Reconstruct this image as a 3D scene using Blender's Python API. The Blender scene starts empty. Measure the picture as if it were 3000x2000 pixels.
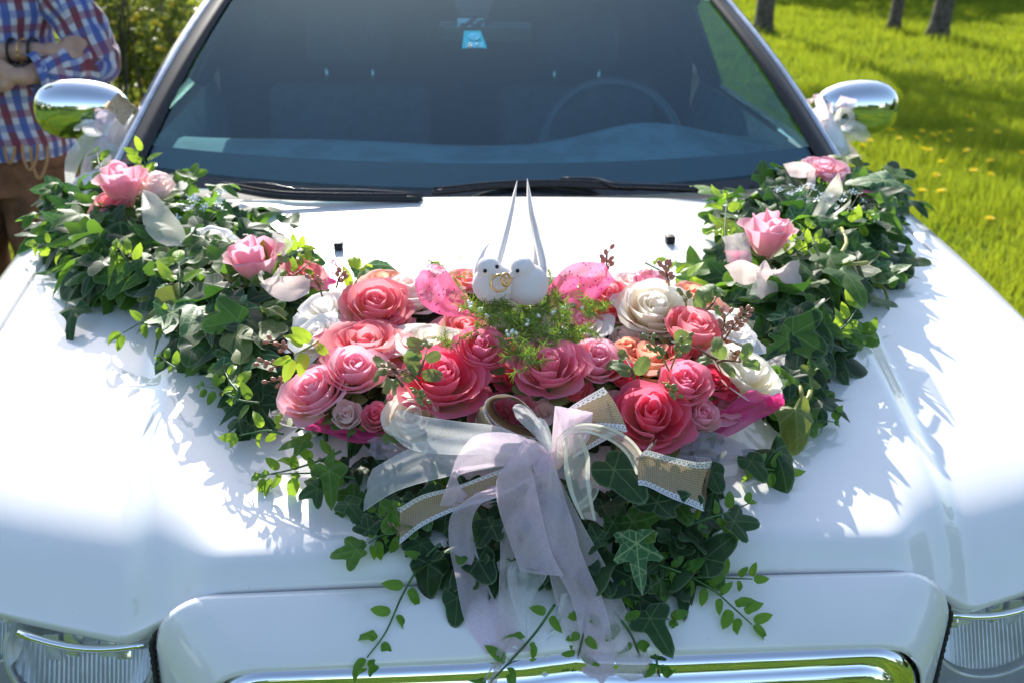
import bpy, bmesh, math, random
import numpy as np
from mathutils import Vector, Matrix, Euler, noise as mnoise
RAD = math.radians
random.seed(7)
rng = np.random.default_rng(7)
sc = bpy.context.scene
COL = sc.collection

# ------------------------------------------------------------------ camera, sky, sun, exposure
CAM_P = Vector((-0.184, -1.0675, 1.6357))
CAM_YAW, CAM_PITCH, CAM_ROLL, CAM_F = RAD(-5.58), RAD(22.174), RAD(1.3265), 3331.2
_fw = Vector((-math.sin(CAM_YAW)*math.cos(CAM_PITCH), math.cos(CAM_YAW)*math.cos(CAM_PITCH), -math.sin(CAM_PITCH)))
_rt = Vector((math.cos(CAM_YAW), math.sin(CAM_YAW), 0))
_up = _rt.cross(_fw)
_r = _rt*math.cos(CAM_ROLL) + _up*math.sin(CAM_ROLL)
_u = -_rt*math.sin(CAM_ROLL) + _up*math.cos(CAM_ROLL)
cam = bpy.data.cameras.new('camera')
camo = bpy.data.objects.new('camera', cam)
COL.objects.link(camo)
M = Matrix.Identity(4)
for i in range(3):
    M[i][0], M[i][1], M[i][2], M[i][3] = _r[i], _u[i], -_fw[i], CAM_P[i]
camo.matrix_world = M
cam.sensor_width = 36
cam.lens = CAM_F/3000*36
cam.clip_start = 0.05
cam.clip_end = 600
cam.dof.use_dof = True
cam.dof.focus_distance = 1.42
cam.dof.aperture_fstop = 6.5
sc.camera = camo

SUN_AZ, SUN_EL = RAD(-7), RAD(31)
world = bpy.data.worlds.new('World')
sc.world = world
world.use_nodes = True
wn = world.node_tree
bg = wn.nodes['Background']
sky = wn.nodes.new('ShaderNodeTexSky')
sky.sky_type = 'NISHITA'
sky.sun_disc = False
sky.sun_elevation = SUN_EL
sky.sun_rotation = SUN_AZ
sky.air_density = 1.0
sky.dust_density = 1.2
sky.ozone_density = 0.6
wn.links.new(sky.outputs[0], bg.inputs[0])
bg.inputs[1].default_value = 0.15
sun = bpy.data.lights.new('sun', 'SUN')
sun.energy = 4.0
sun.angle = RAD(0.5)
sun.color = (1.0, 0.95, 0.87)
suno = bpy.data.objects.new('sun', sun)
COL.objects.link(suno)
SUN_D = Vector((math.sin(SUN_AZ)*math.cos(SUN_EL), math.cos(SUN_AZ)*math.cos(SUN_EL), math.sin(SUN_EL)))
suno.rotation_euler = SUN_D.to_track_quat('Z', 'Y').to_euler()
suno.location = (0, 0, 10)
vs = sc.view_settings
vs.view_transform = 'Standard'
vs.look = 'None'
vs.exposure = 1.0
vs.gamma = 1
vs.use_curve_mapping = False
sc.cycles.max_bounces = 12
sc.cycles.diffuse_bounces = 8
sc.cycles.transmission_bounces = 10
sc.cycles.transparent_max_bounces = 24
sc.cycles.use_denoising = True
sc.cycles.sample_clamp_indirect = 6

# ------------------------------------------------------------------ placing on real surfaces
def sst(a, b, x):
    t = min(1, max(0, (x-a)/(b-a)))
    return t*t*(3-2*t)

def hood_edge_y(ax):
    if ax < 0.43: return 0.075
    if ax < 0.50: return 0.075 + (ax-0.43)/0.07*0.01
    return 0.085 + (ax-0.5)**1.2*0.52

def crease_x(y):
    return 0.47 + 0.12*max(0, y)

def hood_z(x, y):
    ax = min(abs(x), 0.853)
    b = 0.880 + 0.19*y - 0.050*y*y - 0.03*(ax/0.85)**2
    b -= 0.024*sst(0, 0.055, ax-crease_x(y))
    b -= 0.012*(1-sst(0.2, 1.1, y))*sst(0.5, 0.85, ax)
    d = max(0, y-hood_edge_y(ax))
    s = sst(0.40, 0.50, ax)
    A = 0.027+(0.075-0.027)*s
    L = 0.014+(0.055-0.014)*s
    return b - A*math.exp(-(d/L)**1.4)

def surf_z(x, y):
    """hood, then the grille surround and what lies below it"""
    if y >= 0.07: return hood_z(x, y)
    if y > -0.008: return 0.857-(0.07-y)*0.58
    return 0.812-(-0.008-y)*4

def ray(px, py):
    return _fw + _r*((px-1500)/CAM_F) - _u*((py-1000)/CAM_F)

def H(px, py, h=0.0):
    """the point a height h above the car's front where the sight line meets it"""
    d = ray(px, py)
    t, st = 0.8, 0.02
    prev = t
    while t < 3.2:
        p = CAM_P + d*t
        if p.z < surf_z(p.x, p.y) + h:
            break
        prev = t
        t += st
    a, b = prev, t
    for _ in range(10):
        m = (a+b)/2
        p = CAM_P + d*m
        if p.z < surf_z(p.x, p.y) + h: b = m
        else: a = m
    return CAM_P + d*((a+b)/2)

def atY(px, py, Y):
    d = ray(px, py)
    return CAM_P + d*((Y-CAM_P.y)/d.y)

def atX(px, py, X):
    d = ray(px, py)
    return CAM_P + d*((X-CAM_P.x)/d.x)

def atZ(px, py, Z):
    d = ray(px, py)
    return CAM_P + d*((Z-CAM_P.z)/d.z)

def px_size(n, p):
    return n*((Vector(p)-CAM_P).dot(_fw))/CAM_F

# ------------------------------------------------------------------ object helpers
def tag(o, label=None, cat=None, group=None, kind=None):
    if label: o['label'] = label
    if cat: o['category'] = cat
    if group: o['group'] = group
    if kind: o['kind'] = kind
    return o

def empty(name, loc, label, cat, group=None):
    o = bpy.data.objects.new(name, None)
    o.empty_display_size = 0.05
    COL.objects.link(o)
    o.location = loc
    return tag(o, label, cat, group)

def link(name, me, parent=None, mat=None):
    """mat is only used when the mesh has no material yet"""
    o = bpy.data.objects.new(name, me)
    COL.objects.link(o)
    if parent is not None:
        o.parent = parent
    if mat is not None and not me.materials:
        me.materials.append(mat)
    return o

def mesh(name, V, F, mat=None, smooth=True, attrs=None, uvs=None):
    me = bpy.data.meshes.new(name)
    me.from_pydata([tuple(v) for v in V], [], F)
    if mat: me.materials.append(mat)
    if smooth:
        me.polygons.foreach_set('use_smooth', [True]*len(me.polygons))
    if attrs:
        for k, vals in attrs.items():
            a = me.attributes.new(k, 'FLOAT', 'POINT')
            a.data.foreach_set('value', np.asarray(vals, dtype=np.float32))
    if uvs is not None:
        ul = me.uv_layers.new(name='UVMap')
        li = np.empty(len(me.loops), dtype=np.int32)
        me.loops.foreach_get('vertex_index', li)
        ul.data.foreach_set('uv', np.asarray(uvs, dtype=np.float32)[li].ravel())
    me.update()
    return me

def world_part(name, me, root):
    """a mesh given in world coordinates, parented under a thing's Empty"""
    o = link(name, me, root)
    if root is not None:
        o.matrix_parent_inverse = Matrix.Translation(-root.location) if root.rotation_euler[:] == (0, 0, 0) else root.matrix_world.inverted()
    return o

def tri_mesh_np(name, V, F, mat, attrs=None):
    """fast mesh of triangles from numpy arrays"""
    me = bpy.data.meshes.new(name)
    nv, nf = len(V), len(F)
    me.vertices.add(nv)
    me.vertices.foreach_set('co', np.asarray(V, dtype=np.float32).ravel())
    me.loops.add(nf*3)
    me.loops.foreach_set('vertex_index', np.asarray(F, dtype=np.int32).ravel())
    me.polygons.add(nf)
    me.polygons.foreach_set('loop_start', np.arange(0, nf*3, 3, dtype=np.int32))
    me.materials.append(mat)
    if attrs:
        for k, vals in attrs.items():
            a = me.attributes.new(k, 'FLOAT', 'POINT')
            a.data.foreach_set('value', np.asarray(vals, dtype=np.float32))
    me.update()
    me.validate()
    return me

def grid_faces(nu, nv, closed=False):
    F = []
    for i in range(nu-1 if not closed else nu):
        for j in range(nv-1):
            a = i*nv+j
            b = ((i+1) % nu)*nv+j
            F.append((a, b, b+1, a+1))
    return F

def catmull(pts, n):
    """n samples of a smooth curve through the points"""
    P = [Vector(p) for p in pts]
    if len(P) == 2:
        return [P[0].lerp(P[1], i/(n-1)) for i in range(n)]
    Q = [P[0]*2-P[1]] + P + [P[-1]*2-P[-2]]
    out = []
    m = len(P)-1
    for i in range(n):
        t = i/(n-1)*m
        k = min(int(t), m-1)
        t -= k
        a, b, c, d = Q[k:k+4]
        out.append(0.5*((2*b)+(c-a)*t+(2*a-5*b+4*c-d)*t*t+(3*b-a-3*c+d)*t**3))
    return out

def tube_geo(pts, radii, sides=8, cap=True):
    pts = [Vector(p) for p in pts]
    V, F = [], []
    n = len(pts)
    if not hasattr(radii, '__len__'): radii = [radii]*n
    t0 = (pts[1]-pts[0]).normalized()
    nrm = t0.orthogonal().normalized()
    for i, p in enumerate(pts):
        t = (pts[min(i+1, n-1)]-pts[max(i-1, 0)]).normalized()
        nrm = (nrm - t*nrm.dot(t)).normalized()
        b = t.cross(nrm)
        for k in range(sides):
            a = 2*math.pi*k/sides
            V.append(p + (nrm*math.cos(a)+b*math.sin(a))*radii[i])
    for i in range(n-1):
        for k in range(sides):
            k2 = (k+1) % sides
            F.append((i*sides+k, i*sides+k2, (i+1)*sides+k2, (i+1)*sides+k))
    if cap:
        F.append(tuple(range(sides))[::-1])
        F.append(tuple((n-1)*sides+k for k in range(sides)))
    return V, F

def tube(name, pts, radii, mat, sides=8):
    V, F = tube_geo(pts, radii, sides)
    return mesh(name, V, F, mat)

def join_geo(parts):
    V, F = [], []
    for v, f in parts:
        o = len(V)
        V += list(v)
        F += [tuple(i+o for i in ff) for ff in f]
    return V, F

def box_geo(c, s, rot=None):
    c = Vector(c)
    V = []
    for x in (-1, 1):
        for y in (-1, 1):
            for z in (-1, 1):
                v = Vector((x*s[0]/2, y*s[1]/2, z*s[2]/2))
                if rot: v = rot @ v
                V.append(c+v)
    F = [(0, 1, 3, 2), (4, 6, 7, 5), (0, 4, 5, 1), (2, 3, 7, 6), (0, 2, 6, 4), (1, 5, 7, 3)]
    return V, F

def bevel_mesh(name, geo, mat, w=0.004, seg=2, smooth=True):
    bm = bmesh.new()
    vs_ = [bm.verts.new(v) for v in geo[0]]
    for f in geo[1]: bm.faces.new([vs_[i] for i in f])
    bmesh.ops.recalc_face_normals(bm, faces=bm.faces)
    bmesh.ops.bevel(bm, geom=list(bm.edges), offset=w, segments=seg, affect='EDGES', profile=0.6)
    me = bpy.data.meshes.new(name)
    bm.to_mesh(me)
    bm.free()
    me.materials.append(mat)
    if smooth: me.polygons.foreach_set('use_smooth', [True]*len(me.polygons))
    return me

def ellipsoid_geo(c, r, rot=None, seg=16, ring=10):
    V, F = [], []
    c = Vector(c)
    for i in range(ring+1):
        th = math.pi*i/ring
        for k in range(seg):
            ph = 2*math.pi*k/seg
            v = Vector((r[0]*math.sin(th)*math.cos(ph), r[1]*math.sin(th)*math.sin(ph), r[2]*math.cos(th)))
            if rot: v = rot @ v
            V.append(c+v)
    for i in range(ring):
        for k in range(seg):
            k2 = (k+1) % seg
            F.append((i*seg+k, (i+1)*seg+k, (i+1)*seg+k2, i*seg+k2))
    return V, F

def blob(name, geos, mat, voxel=0.006, smooth_it=8, fac=0.5):
    """several closed shapes fused into one continuous skin"""
    V, F = join_geo(geos)
    me = mesh('tmp', V, F)
    o = bpy.data.objects.new('tmp', me)
    COL.objects.link(o)
    m = o.modifiers.new('r', 'REMESH')
    m.mode = 'VOXEL'
    m.voxel_size = voxel
    s = o.modifiers.new('s', 'SMOOTH')
    s.iterations = smooth_it
    s.factor = fac
    dg = bpy.context.evaluated_depsgraph_get()
    dg.update()
    res = bpy.data.meshes.new_from_object(o.evaluated_get(dg))
    bpy.data.objects.remove(o)
    bpy.data.meshes.remove(me)
    res.name = name
    res.materials.clear()
    res.materials.append(mat)
    res.polygons.foreach_set('use_smooth', [True]*len(res.polygons))
    return res

# ------------------------------------------------------------------ material helpers
class NT:
    def __init__(s, name):
        s.m = bpy.data.materials.new(name)
        s.m.use_nodes = True
        s.t = s.m.node_tree
        s.t.nodes.clear()
        s.out = s.n('ShaderNodeOutputMaterial')
    def n(s, typ, **kw):
        nd = s.t.nodes.new(typ)
        for k, v in kw.items():
            if k.startswith('i_'):
                nd.inputs[k[2:].replace('_', ' ')].default_value = v
            else:
                setattr(nd, k, v)
        return nd
    def l(s, a, b): s.t.links.new(a, b)
    def val(s, x, sock):
        if hasattr(x, 'is_output'): s.l(x, sock)
        else: sock.default_value = x
    def math(s, op, a, b=0.0, clamp=False):
        nd = s.n('ShaderNodeMath', operation=op, use_clamp=clamp)
        s.val(a, nd.inputs[0]); s.val(b, nd.inputs[1])
        return nd.outputs[0]
    def mix(s, f, a, b, blend='MIX'):
        nd = s.n('ShaderNodeMix', data_type='RGBA', blend_type=blend)
        s.val(f, nd.inputs[0])
        s.val(a if hasattr(a, 'is_output') else (*a, 1), nd.inputs[6])
        s.val(b if hasattr(b, 'is_output') else (*b, 1), nd.inputs[7])
        return nd.outputs[2]
    def ramp(s, f, lo, hi, a=0.0, b=1.0):
        nd = s.n('ShaderNodeMapRange', interpolation_type='SMOOTHSTEP')
        s.val(f, nd.inputs[0])
        nd.inputs[1].default_value = lo; nd.inputs[2].default_value = hi
        nd.inputs[3].default_value = a; nd.inputs[4].default_value = b
        return nd.outputs[0]
    def noise(s, scale, detail=3, rough=0.55, vec=None, out='Fac'):
        nd = s.n('ShaderNodeTexNoise')
        nd.inputs['Scale'].default_value = scale
        nd.inputs['Detail'].default_value = detail
        nd.inputs['Roughness'].default_value = rough
        if vec is not None: s.l(vec, nd.inputs['Vector'])
        return nd.outputs[out]
    def coord(s, out='Object'):
        return s.n('ShaderNodeTexCoord').outputs[out]
    def attr(s, name):
        return s.n('ShaderNodeAttribute', attribute_name=name).outputs['Fac']
    def rand(s):
        return s.n('ShaderNodeObjectInfo').outputs['Random']
    def bump(s, h, strength=0.3, dist=0.001):
        nd = s.n('ShaderNodeBump')
        nd.inputs['Strength'].default_value = strength
        nd.inputs['Distance'].default_value = dist
        s.l(h, nd.inputs['Height'])
        return nd.outputs[0]
    def pbr(s, color, rough=0.5, metal=0.0, spec=0.5, coat=0.0, coat_r=0.03, normal=None, sheen=0.0):
        b = s.n('ShaderNodeBsdfPrincipled')
        s.val(color if hasattr(color, 'is_output') else (*color, 1), b.inputs['Base Color'])
        s.val(rough, b.inputs['Roughness'])
        s.val(metal, b.inputs['Metallic'])
        b.inputs['Specular IOR Level'].default_value = spec
        b.inputs['Coat Weight'].default_value = coat
        b.inputs['Coat Roughness'].default_value = coat_r
        b.inputs['Sheen Weight'].default_value = sheen
        if normal: s.l(normal, b.inputs['Normal'])
        return b.outputs[0]
    def translucent(s, color):
        b = s.n('ShaderNodeBsdfTranslucent')
        s.val(color if hasattr(color, 'is_output') else (*color, 1), b.inputs[0])
        return b.outputs[0]
    def transparent(s, color=(1, 1, 1)):
        b = s.n('ShaderNodeBsdfTransparent')
        s.val(color if hasattr(color, 'is_output') else (*color, 1), b.inputs[0])
        return b.outputs[0]
    def mixs(s, f, a, b):
        nd = s.n('ShaderNodeMixShader')
        s.val(f, nd.inputs[0]); s.l(a, nd.inputs[1]); s.l(b, nd.inputs[2])
        return nd.outputs[0]
    def done(s, sh):
        s.l(sh, s.out.inputs[0])
        return s.m

def simple(name, color, rough=0.5, metal=0.0, spec=0.5, coat=0.0, var=0.12, scale=30):
    t = NT(name)
    n = t.noise(scale, 4, vec=t.coord())
    dark = tuple(c*(1-var) for c in color)
    lite = tuple(min(1, c*(1+var)) for c in color)
    c = t.mix(t.ramp(n, 0.35, 0.65), dark, lite)
    r = t.math('ADD', rough-0.04, t.math('MULTIPLY', n, 0.08))
    return t.done(t.pbr(c, r, metal, spec, coat))

# car paint: white pearl with fine flake and a few dust specks
t = NT('white_pearl_paint')
co = t.coord()
fl = t.n('ShaderNodeTexVoronoi'); fl.inputs['Scale'].default_value = 900; t.l(co, fl.inputs['Vector'])
dust = t.noise(260, 2, 0.7, co)
speck = t.ramp(dust, 0.745, 0.79)
smear = t.noise(6, 4, 0.6, co)
c = t.mix(t.ramp(smear, 0.3, 0.7), (0.80, 0.785, 0.76), (0.84, 0.825, 0.80))
c = t.mix(speck, c, (0.35, 0.33, 0.30))
nb = t.bump(fl.outputs['Color'], 0.06, 0.0004)
M_PAINT = t.done(t.pbr(c, 0.36, 0.0, 0.6, 1.0, 0.02, nb))

t = NT('chrome')
n = t.noise(14, 3, vec=t.coord())
M_CHROME = t.done(t.pbr((0.86, 0.87, 0.88), t.math('ADD', 0.02, t.math('MULTIPLY', n, 0.05)), 1.0))
M_RUBBER = simple('black_rubber', (0.012, 0.012, 0.013), 0.55, var=0.3, scale=80)
M_BLACKGLOSS = simple('black_gloss_trim', (0.012, 0.013, 0.016), 0.18, var=0.2)
M_PILLAR = simple('grey_metal_pillar', (0.55, 0.57, 0.60), 0.25, 0.9, coat=0.5)
M_DASH = simple('grey_dashboard_plastic', (0.15, 0.17, 0.18), 0.8, var=0.2, scale=12, spec=0.2)
M_DARKCLOTH = simple('dark_interior', (0.012, 0.013, 0.015), 0.9, var=0.3)
M_SEAT = simple('charcoal_seat_leather', (0.06, 0.07, 0.08), 0.8, var=0.2, spec=0.15)
M_COVER = simple('matt_dark_plastic', (0.03, 0.03, 0.04), 1.0, var=0.2, spec=0.0)
M_ALU = simple('matt_reflector_metal', (0.85, 0.87, 0.90), 0.22, 0.6)
M_STEEL = simple('brushed_steel', (0.6, 0.62, 0.63), 0.25, 1.0)

# windscreen: tinted pane with the mirror of the sky in it, and thin dust streaks
def glass_mat(name, tint, haze=0.03, ior=1.5, refl=1.8):
    t = NT(name)
    fr = t.n('ShaderNodeFresnel'); fr.inputs[0].default_value = ior
    gl = t.n('ShaderNodeBsdfGlossy'); gl.inputs['Roughness'].default_value = 0.012; gl.inputs[0].default_value = (0.62, 0.88, 1.0, 1)
    co = t.coord()
    mp = t.n('ShaderNodeMapping'); mp.inputs['Scale'].default_value = (9, 1.6, 3); mp.inputs['Rotation'].default_value = (0, 0, 0.5)
    t.l(co, mp.inputs[0])
    st = t.noise(3, 5, 0.6, mp.outputs[0])
    film = t.n('ShaderNodeBsdfDiffuse'); film.inputs[0].default_value = (0.6, 0.65, 0.7, 1)
    base = t.mixs(t.math('MULTIPLY', t.ramp(st, 0.5, 0.8), haze), t.transparent(tint), film.outputs[0])
    f = t.math('MULTIPLY', fr.outputs[0], refl, True)
    return t.done(t.mixs(f, base, gl.outputs[0]))
M_GLASS = glass_mat('tinted_windscreen_glass', (0.50, 0.80, 0.88), 0.010, 1.5, 0.09)
M_GLASS2 = glass_mat('tinted_side_glass', (0.45, 0.62, 0.6), 0.02, 1.5, 0.6)
t = NT('clear_headlight_lens')
fr = t.n('ShaderNodeFresnel'); fr.inputs[0].default_value = 1.4
gl = t.n('ShaderNodeBsdfGlossy'); gl.inputs['Roughness'].default_value = 0.05
film = t.n('ShaderNodeBsdfDiffuse'); film.inputs[0].default_value = (0.7, 0.73, 0.76, 1)  # even pale film brightens the lamp in place of reflected sky
M_LENS = t.done(t.mixs(t.math('MULTIPLY', fr.outputs[0], 0.8), t.mixs(0.24, t.transparent((0.96, 0.97, 0.98)), film.outputs[0]), gl.outputs[0]))

# ivy and leaves
def leaf_mat(name, dark, lite, glow, tr=0.35, rough=0.42, veins=0.5, net=0.5, veincol=(0.30, 0.42, 0.16), edge=0.35):
    t = NT(name)
    uv = t.coord('UV')
    sep = t.n('ShaderNodeSeparateXYZ'); t.l(uv, sep.inputs[0])
    x = t.math('SUBTRACT', sep.outputs[0], 0.5); y = t.math('SUBTRACT', sep.outputs[1], 0.5)
    th = t.math('ARCTAN2', y, x)
    r = t.math('SQRT', t.math('ADD', t.math('MULTIPLY', x, x), t.math('MULTIPLY', y, y)))
    d = t.math('MULTIPLY', t.math('ABSOLUTE', t.math('COSINE', t.math('MULTIPLY', th, 3.0))), r)
    main = t.ramp(d, 0.008, 0.03, 1.0, 0.0)
    vo = t.n('ShaderNodeTexVoronoi', feature='DISTANCE_TO_EDGE'); vo.inputs['Scale'].default_value = 9
    t.l(uv, vo.inputs['Vector'])
    netf = t.ramp(vo.outputs['Distance'], 0.0, 0.07, net, 0.0)
    v = t.math('MULTIPLY', t.math('MAXIMUM', main, netf), veins)
    rd = t.rand()
    no = t.noise(8, 3, vec=t.coord())
    c = t.mix(t.math('ADD', t.math('MULTIPLY', rd, 0.75), t.math('MULTIPLY', no, 0.35), True), dark, lite)
    c = t.mix(v, c, veincol)
    c = t.mix(t.math('MULTIPLY', t.ramp(t.attr('edge'), 0.90, 1.0), edge), c, (0.34, 0.42, 0.24))
    g = t.mix(t.math('MULTIPLY', v, 0.6), glow, tuple(q*0.45 for q in glow))
    g = t.mix(t.math('MULTIPLY', rd, 0.5), g, tuple(q*0.6 for q in glow))
    b = t.bump(t.math('ADD', netf, main), 0.25, 0.0006)
    return t.done(t.mixs(tr, t.pbr(c, rough, 0, 0.3, normal=b, sheen=0.05), t.translucent(g)))
M_IVY = leaf_mat('ivy_leaf_green', (0.014, 0.050, 0.010), (0.055, 0.14, 0.020), (0.26, 0.54, 0.04), 0.40, 0.5)
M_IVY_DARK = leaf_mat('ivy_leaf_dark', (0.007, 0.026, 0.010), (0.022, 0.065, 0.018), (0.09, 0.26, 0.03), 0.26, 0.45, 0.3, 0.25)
M_IVY_LIME = leaf_mat('ivy_leaf_olive', (0.10, 0.14, 0.035), (0.19, 0.24, 0.07), (0.36, 0.44, 0.06), 0.35, 0.5, 0.55, 0.6, (0.42, 0.46, 0.16))
M_IVY_STAR = leaf_mat('ivy_leaf_veined', (0.04, 0.13, 0.05), (0.06, 0.17, 0.06), (0.16, 0.38, 0.08), 0.3, 0.5, 0.85, 0.7, (0.42, 0.55, 0.22))
M_BOX = leaf_mat('box_leaf_fresh', (0.05, 0.16, 0.02), (0.12, 0.27, 0.03), (0.42, 0.66, 0.05), 0.42, 0.32, 0.15, 0.0)
M_BOX_LIME = leaf_mat('box_leaf_lime', (0.22, 0.38, 0.03), (0.34, 0.50, 0.05), (0.60, 0.85, 0.06), 0.42, 0.32, 0.1, 0.0)
M_ROSELEAF = leaf_mat('rose_leaf', (0.06, 0.14, 0.05), (0.13, 0.22, 0.08), (0.34, 0.50, 0.10), 0.35, 0.5, 0.5, 0.3, (0.3, 0.35, 0.12))
M_STEM = simple('green_stem', (0.05, 0.13, 0.03), 0.5, var=0.4)
M_STEM_Y = simple('yellowish_stem', (0.32, 0.30, 0.06), 0.45, var=0.3)
M_STEM_B = simple('brown_stem', (0.16, 0.08, 0.035), 0.6, var=0.3)
M_FOAM = simple('dark_floral_base', (0.018, 0.022, 0.014), 0.95, var=0.5, scale=120)

def petal_mat(name, main, deep, base, tr=0.42, green=0.25):
    """silk petals: colour runs from the base of the petal to its rim"""
    t = NT(name)
    v = t.attr('t')
    n = t.noise(60, 3, 0.6, t.coord())
    n2 = t.noise(14, 2, 0.5, t.coord())
    rd = t.rand()
    k = t.ramp(t.math('ADD', v, t.math('MULTIPLY', t.math('SUBTRACT', n2, 0.5), 0.5)), 0.25, 0.85)
    c = t.mix(k, base, main)
    c = t.mix(t.ramp(t.math('ADD', rd, t.math('MULTIPLY', n2, 0.3)), 0.55, 1.2), c, deep)
    c = t.mix(t.math('MULTIPLY', t.ramp(t.math('ADD', v, t.math('MULTIPLY', rd, 0.3)), 0.5, 0.05), green), c, (0.42, 0.45, 0.18))
    c = t.mix(t.math('MULTIPLY', t.ramp(v, 0.93, 1.0), 0.35), c, tuple(min(1, q*1.3+0.08) for q in main))
    c = t.mix(t.math('MULTIPLY', n, 0.10), c, deep)
    b = t.bump(n, 0.12, 0.0006)
    glow = t.mix(0.35, c, tuple(min(1, q*1.2+0.04) for q in main))
    return t.done(t.mixs(tr, t.pbr(c, 0.6, 0, 0.3, normal=b, sheen=0.3), t.translucent(glow)))
PET = {
 'pink': petal_mat('petals_pink', (0.95, 0.30, 0.42), (0.93, 0.17, 0.30), (0.90, 0.62, 0.46), 0.58),
 'light': petal_mat('petals_light_pink', (0.95, 0.48, 0.57), (0.94, 0.34, 0.46), (0.92, 0.82, 0.62), 0.58),
 'deep': petal_mat('petals_deep_pink', (0.93, 0.19, 0.30), (0.86, 0.08, 0.18), (0.90, 0.48, 0.36), 0.58),
 'red': petal_mat('petals_red_pink', (0.82, 0.04, 0.11), (0.62, 0.015, 0.05), (0.8, 0.24, 0.18), 0.58),
 'coral': petal_mat('petals_coral', (0.95, 0.33, 0.37), (0.94, 0.21, 0.26), (0.94, 0.68, 0.34), 0.58),
 'peach': petal_mat('petals_peach', (0.95, 0.50, 0.34), (0.94, 0.30, 0.26), (0.95, 0.78, 0.30), 0.58),
 'white': petal_mat('petals_white', (0.93, 0.91, 0.87), (0.93, 0.86, 0.82), (0.92, 0.90, 0.74), 0.48, 0.08),
 'ivory': petal_mat('petals_ivory', (0.93, 0.89, 0.78), (0.93, 0.82, 0.68), (0.93, 0.85, 0.50), 0.48, 0.08),
 'blush': petal_mat('petals_blush', (0.94, 0.78, 0.74), (0.94, 0.66, 0.66), (0.92, 0.86, 0.72), 0.48, 0.08),
}

def organza_mat(name, color, alpha=0.55, sheen=0.4, scale=900, glow=0.5):
    t = NT(name)
    uv = t.coord('UV')
    co = t.coord()
    mp = t.n('ShaderNodeMapping'); mp.inputs['Scale'].default_value = (260, 26, 1); t.l(uv, mp.inputs[0])
    w1 = t.noise(1.0, 3, 0.6, mp.outputs[0])
    n = t.noise(400, 2, 0.6, co)
    sep = t.n('ShaderNodeSeparateXYZ'); t.l(uv, sep.inputs[0])
    e = t.math('ABSOLUTE', t.math('SUBTRACT', sep.outputs[0], 0.5))
    hem = t.ramp(e, 0.475, 0.492)
    a = t.math('ADD', t.math('MULTIPLY', t.math('ADD', w1, n), 0.28), alpha-0.28)
    a = t.math('MAXIMUM', a, t.math('MULTIPLY', hem, 0.92))
    b = t.bump(n, 0.5, 0.0005)
    p = t.pbr(color, 0.42, 0, 0.6, sheen=sheen, normal=b)
    sh = t.mixs(glow, p, t.translucent(color))
    return t.done(t.mixs(a, t.transparent(), sh))
M_ORG_PINK = organza_mat('organza_pale_pink', (0.90, 0.74, 0.86), 0.63)
M_ORG_WHITE = organza_mat('organza_white', (0.88, 0.90, 0.90), 0.50)
M_ORG_CREAM = organza_mat('organza_cream', (0.90, 0.86, 0.74), 0.60)
M_ORG_GREY = organza_mat('organza_dusty_pink', (0.80, 0.70, 0.70), 0.55)
M_ORG_BLUSH = organza_mat('organza_blush', (0.92, 0.76, 0.74), 0.75)
# cream ribbon with satin edges
t = NT('satin_edged_ribbon')
sep = t.n('ShaderNodeSeparateXYZ'); t.l(t.coord('UV'), sep.inputs[0])
e = t.math('ABSOLUTE', t.math('SUBTRACT', sep.outputs[0], 0.5))
a = t.ramp(e, 0.30, 0.32, 0.42, 0.97)
M_SATIN = t.done(t.mixs(a, t.transparent(), t.mixs(0.35, t.pbr((0.82, 0.80, 0.68), 0.3, 0, 0.7, sheen=0.5), t.translucent((0.8, 0.78, 0.64)))))

def tulle_mat(name, color, alpha=0.5, glitter=0.0, gcol=(0.30, 0.02, 0.22), scale=1):
    t = NT(name)
    uv = t.coord('UV')
    mp = t.n('ShaderNodeMapping'); mp.inputs['Scale'].default_value = (60*scale, 60*scale, 1); mp.inputs['Rotation'].default_value = (0, 0, 0.5)
    t.l(uv, mp.inputs[0])
    vo = t.n('ShaderNodeTexVoronoi', feature='DISTANCE_TO_EDGE'); vo.inputs['Scale'].default_value = 1
    vo.inputs['Randomness'].default_value = 0.15
    t.l(mp.outputs[0], vo.inputs['Vector'])
    net = t.ramp(vo.outputs['Distance'], 0.10, 0.22, 1.0, 0.0)
    a = t.math('ADD', t.math('MULTIPLY', net, 0.5), alpha-0.2, True)
    col = color
    if glitter:
        v2 = t.n('ShaderNodeTexVoronoi'); v2.inputs['Scale'].default_value = 9
        t.l(uv, v2.inputs['Vector'])
        g = t.ramp(v2.outputs['Distance'], 0.22, 0.28, 1.0, 0.0)
        sel = t.math('GREATER_THAN', v2.outputs['Color'], 0.35)
        g = t.math('MULTIPLY', g, sel)
        v3 = t.n('ShaderNodeTexVoronoi'); v3.inputs['Scale'].default_value = 30
        t.l(uv, v3.inputs['Vector'])
        g3 = t.ramp(v3.outputs['Distance'], 0.12, 0.3, 0.8, 0.0)
        col = t.mix(g3, color, (0.9, 0.45, 0.62))
        col = t.mix(g, col, gcol)
        a = t.math('MAXIMUM', a, g)
    p = t.pbr(col, 0.4, 0, 0.6, sheen=0.2)
    return t.done(t.mixs(a, t.transparent(), t.mixs(0.5, p, t.translucent(col))))
M_TUL_PINK = tulle_mat('tulle_hot_pink', (0.85, 0.06, 0.32), 0.72)
M_TUL_GLIT = tulle_mat('tulle_glitter_pink', (0.95, 0.16, 0.38), 0.78, 1.0, (0.32, 0.0, 0.16))
M_TUL_WHITE = tulle_mat('tulle_white', (0.80, 0.76, 0.76), 0.46)
M_TUL_LILAC = tulle_mat('tulle_lilac_grey', (0.58, 0.52, 0.62), 0.52)

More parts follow.
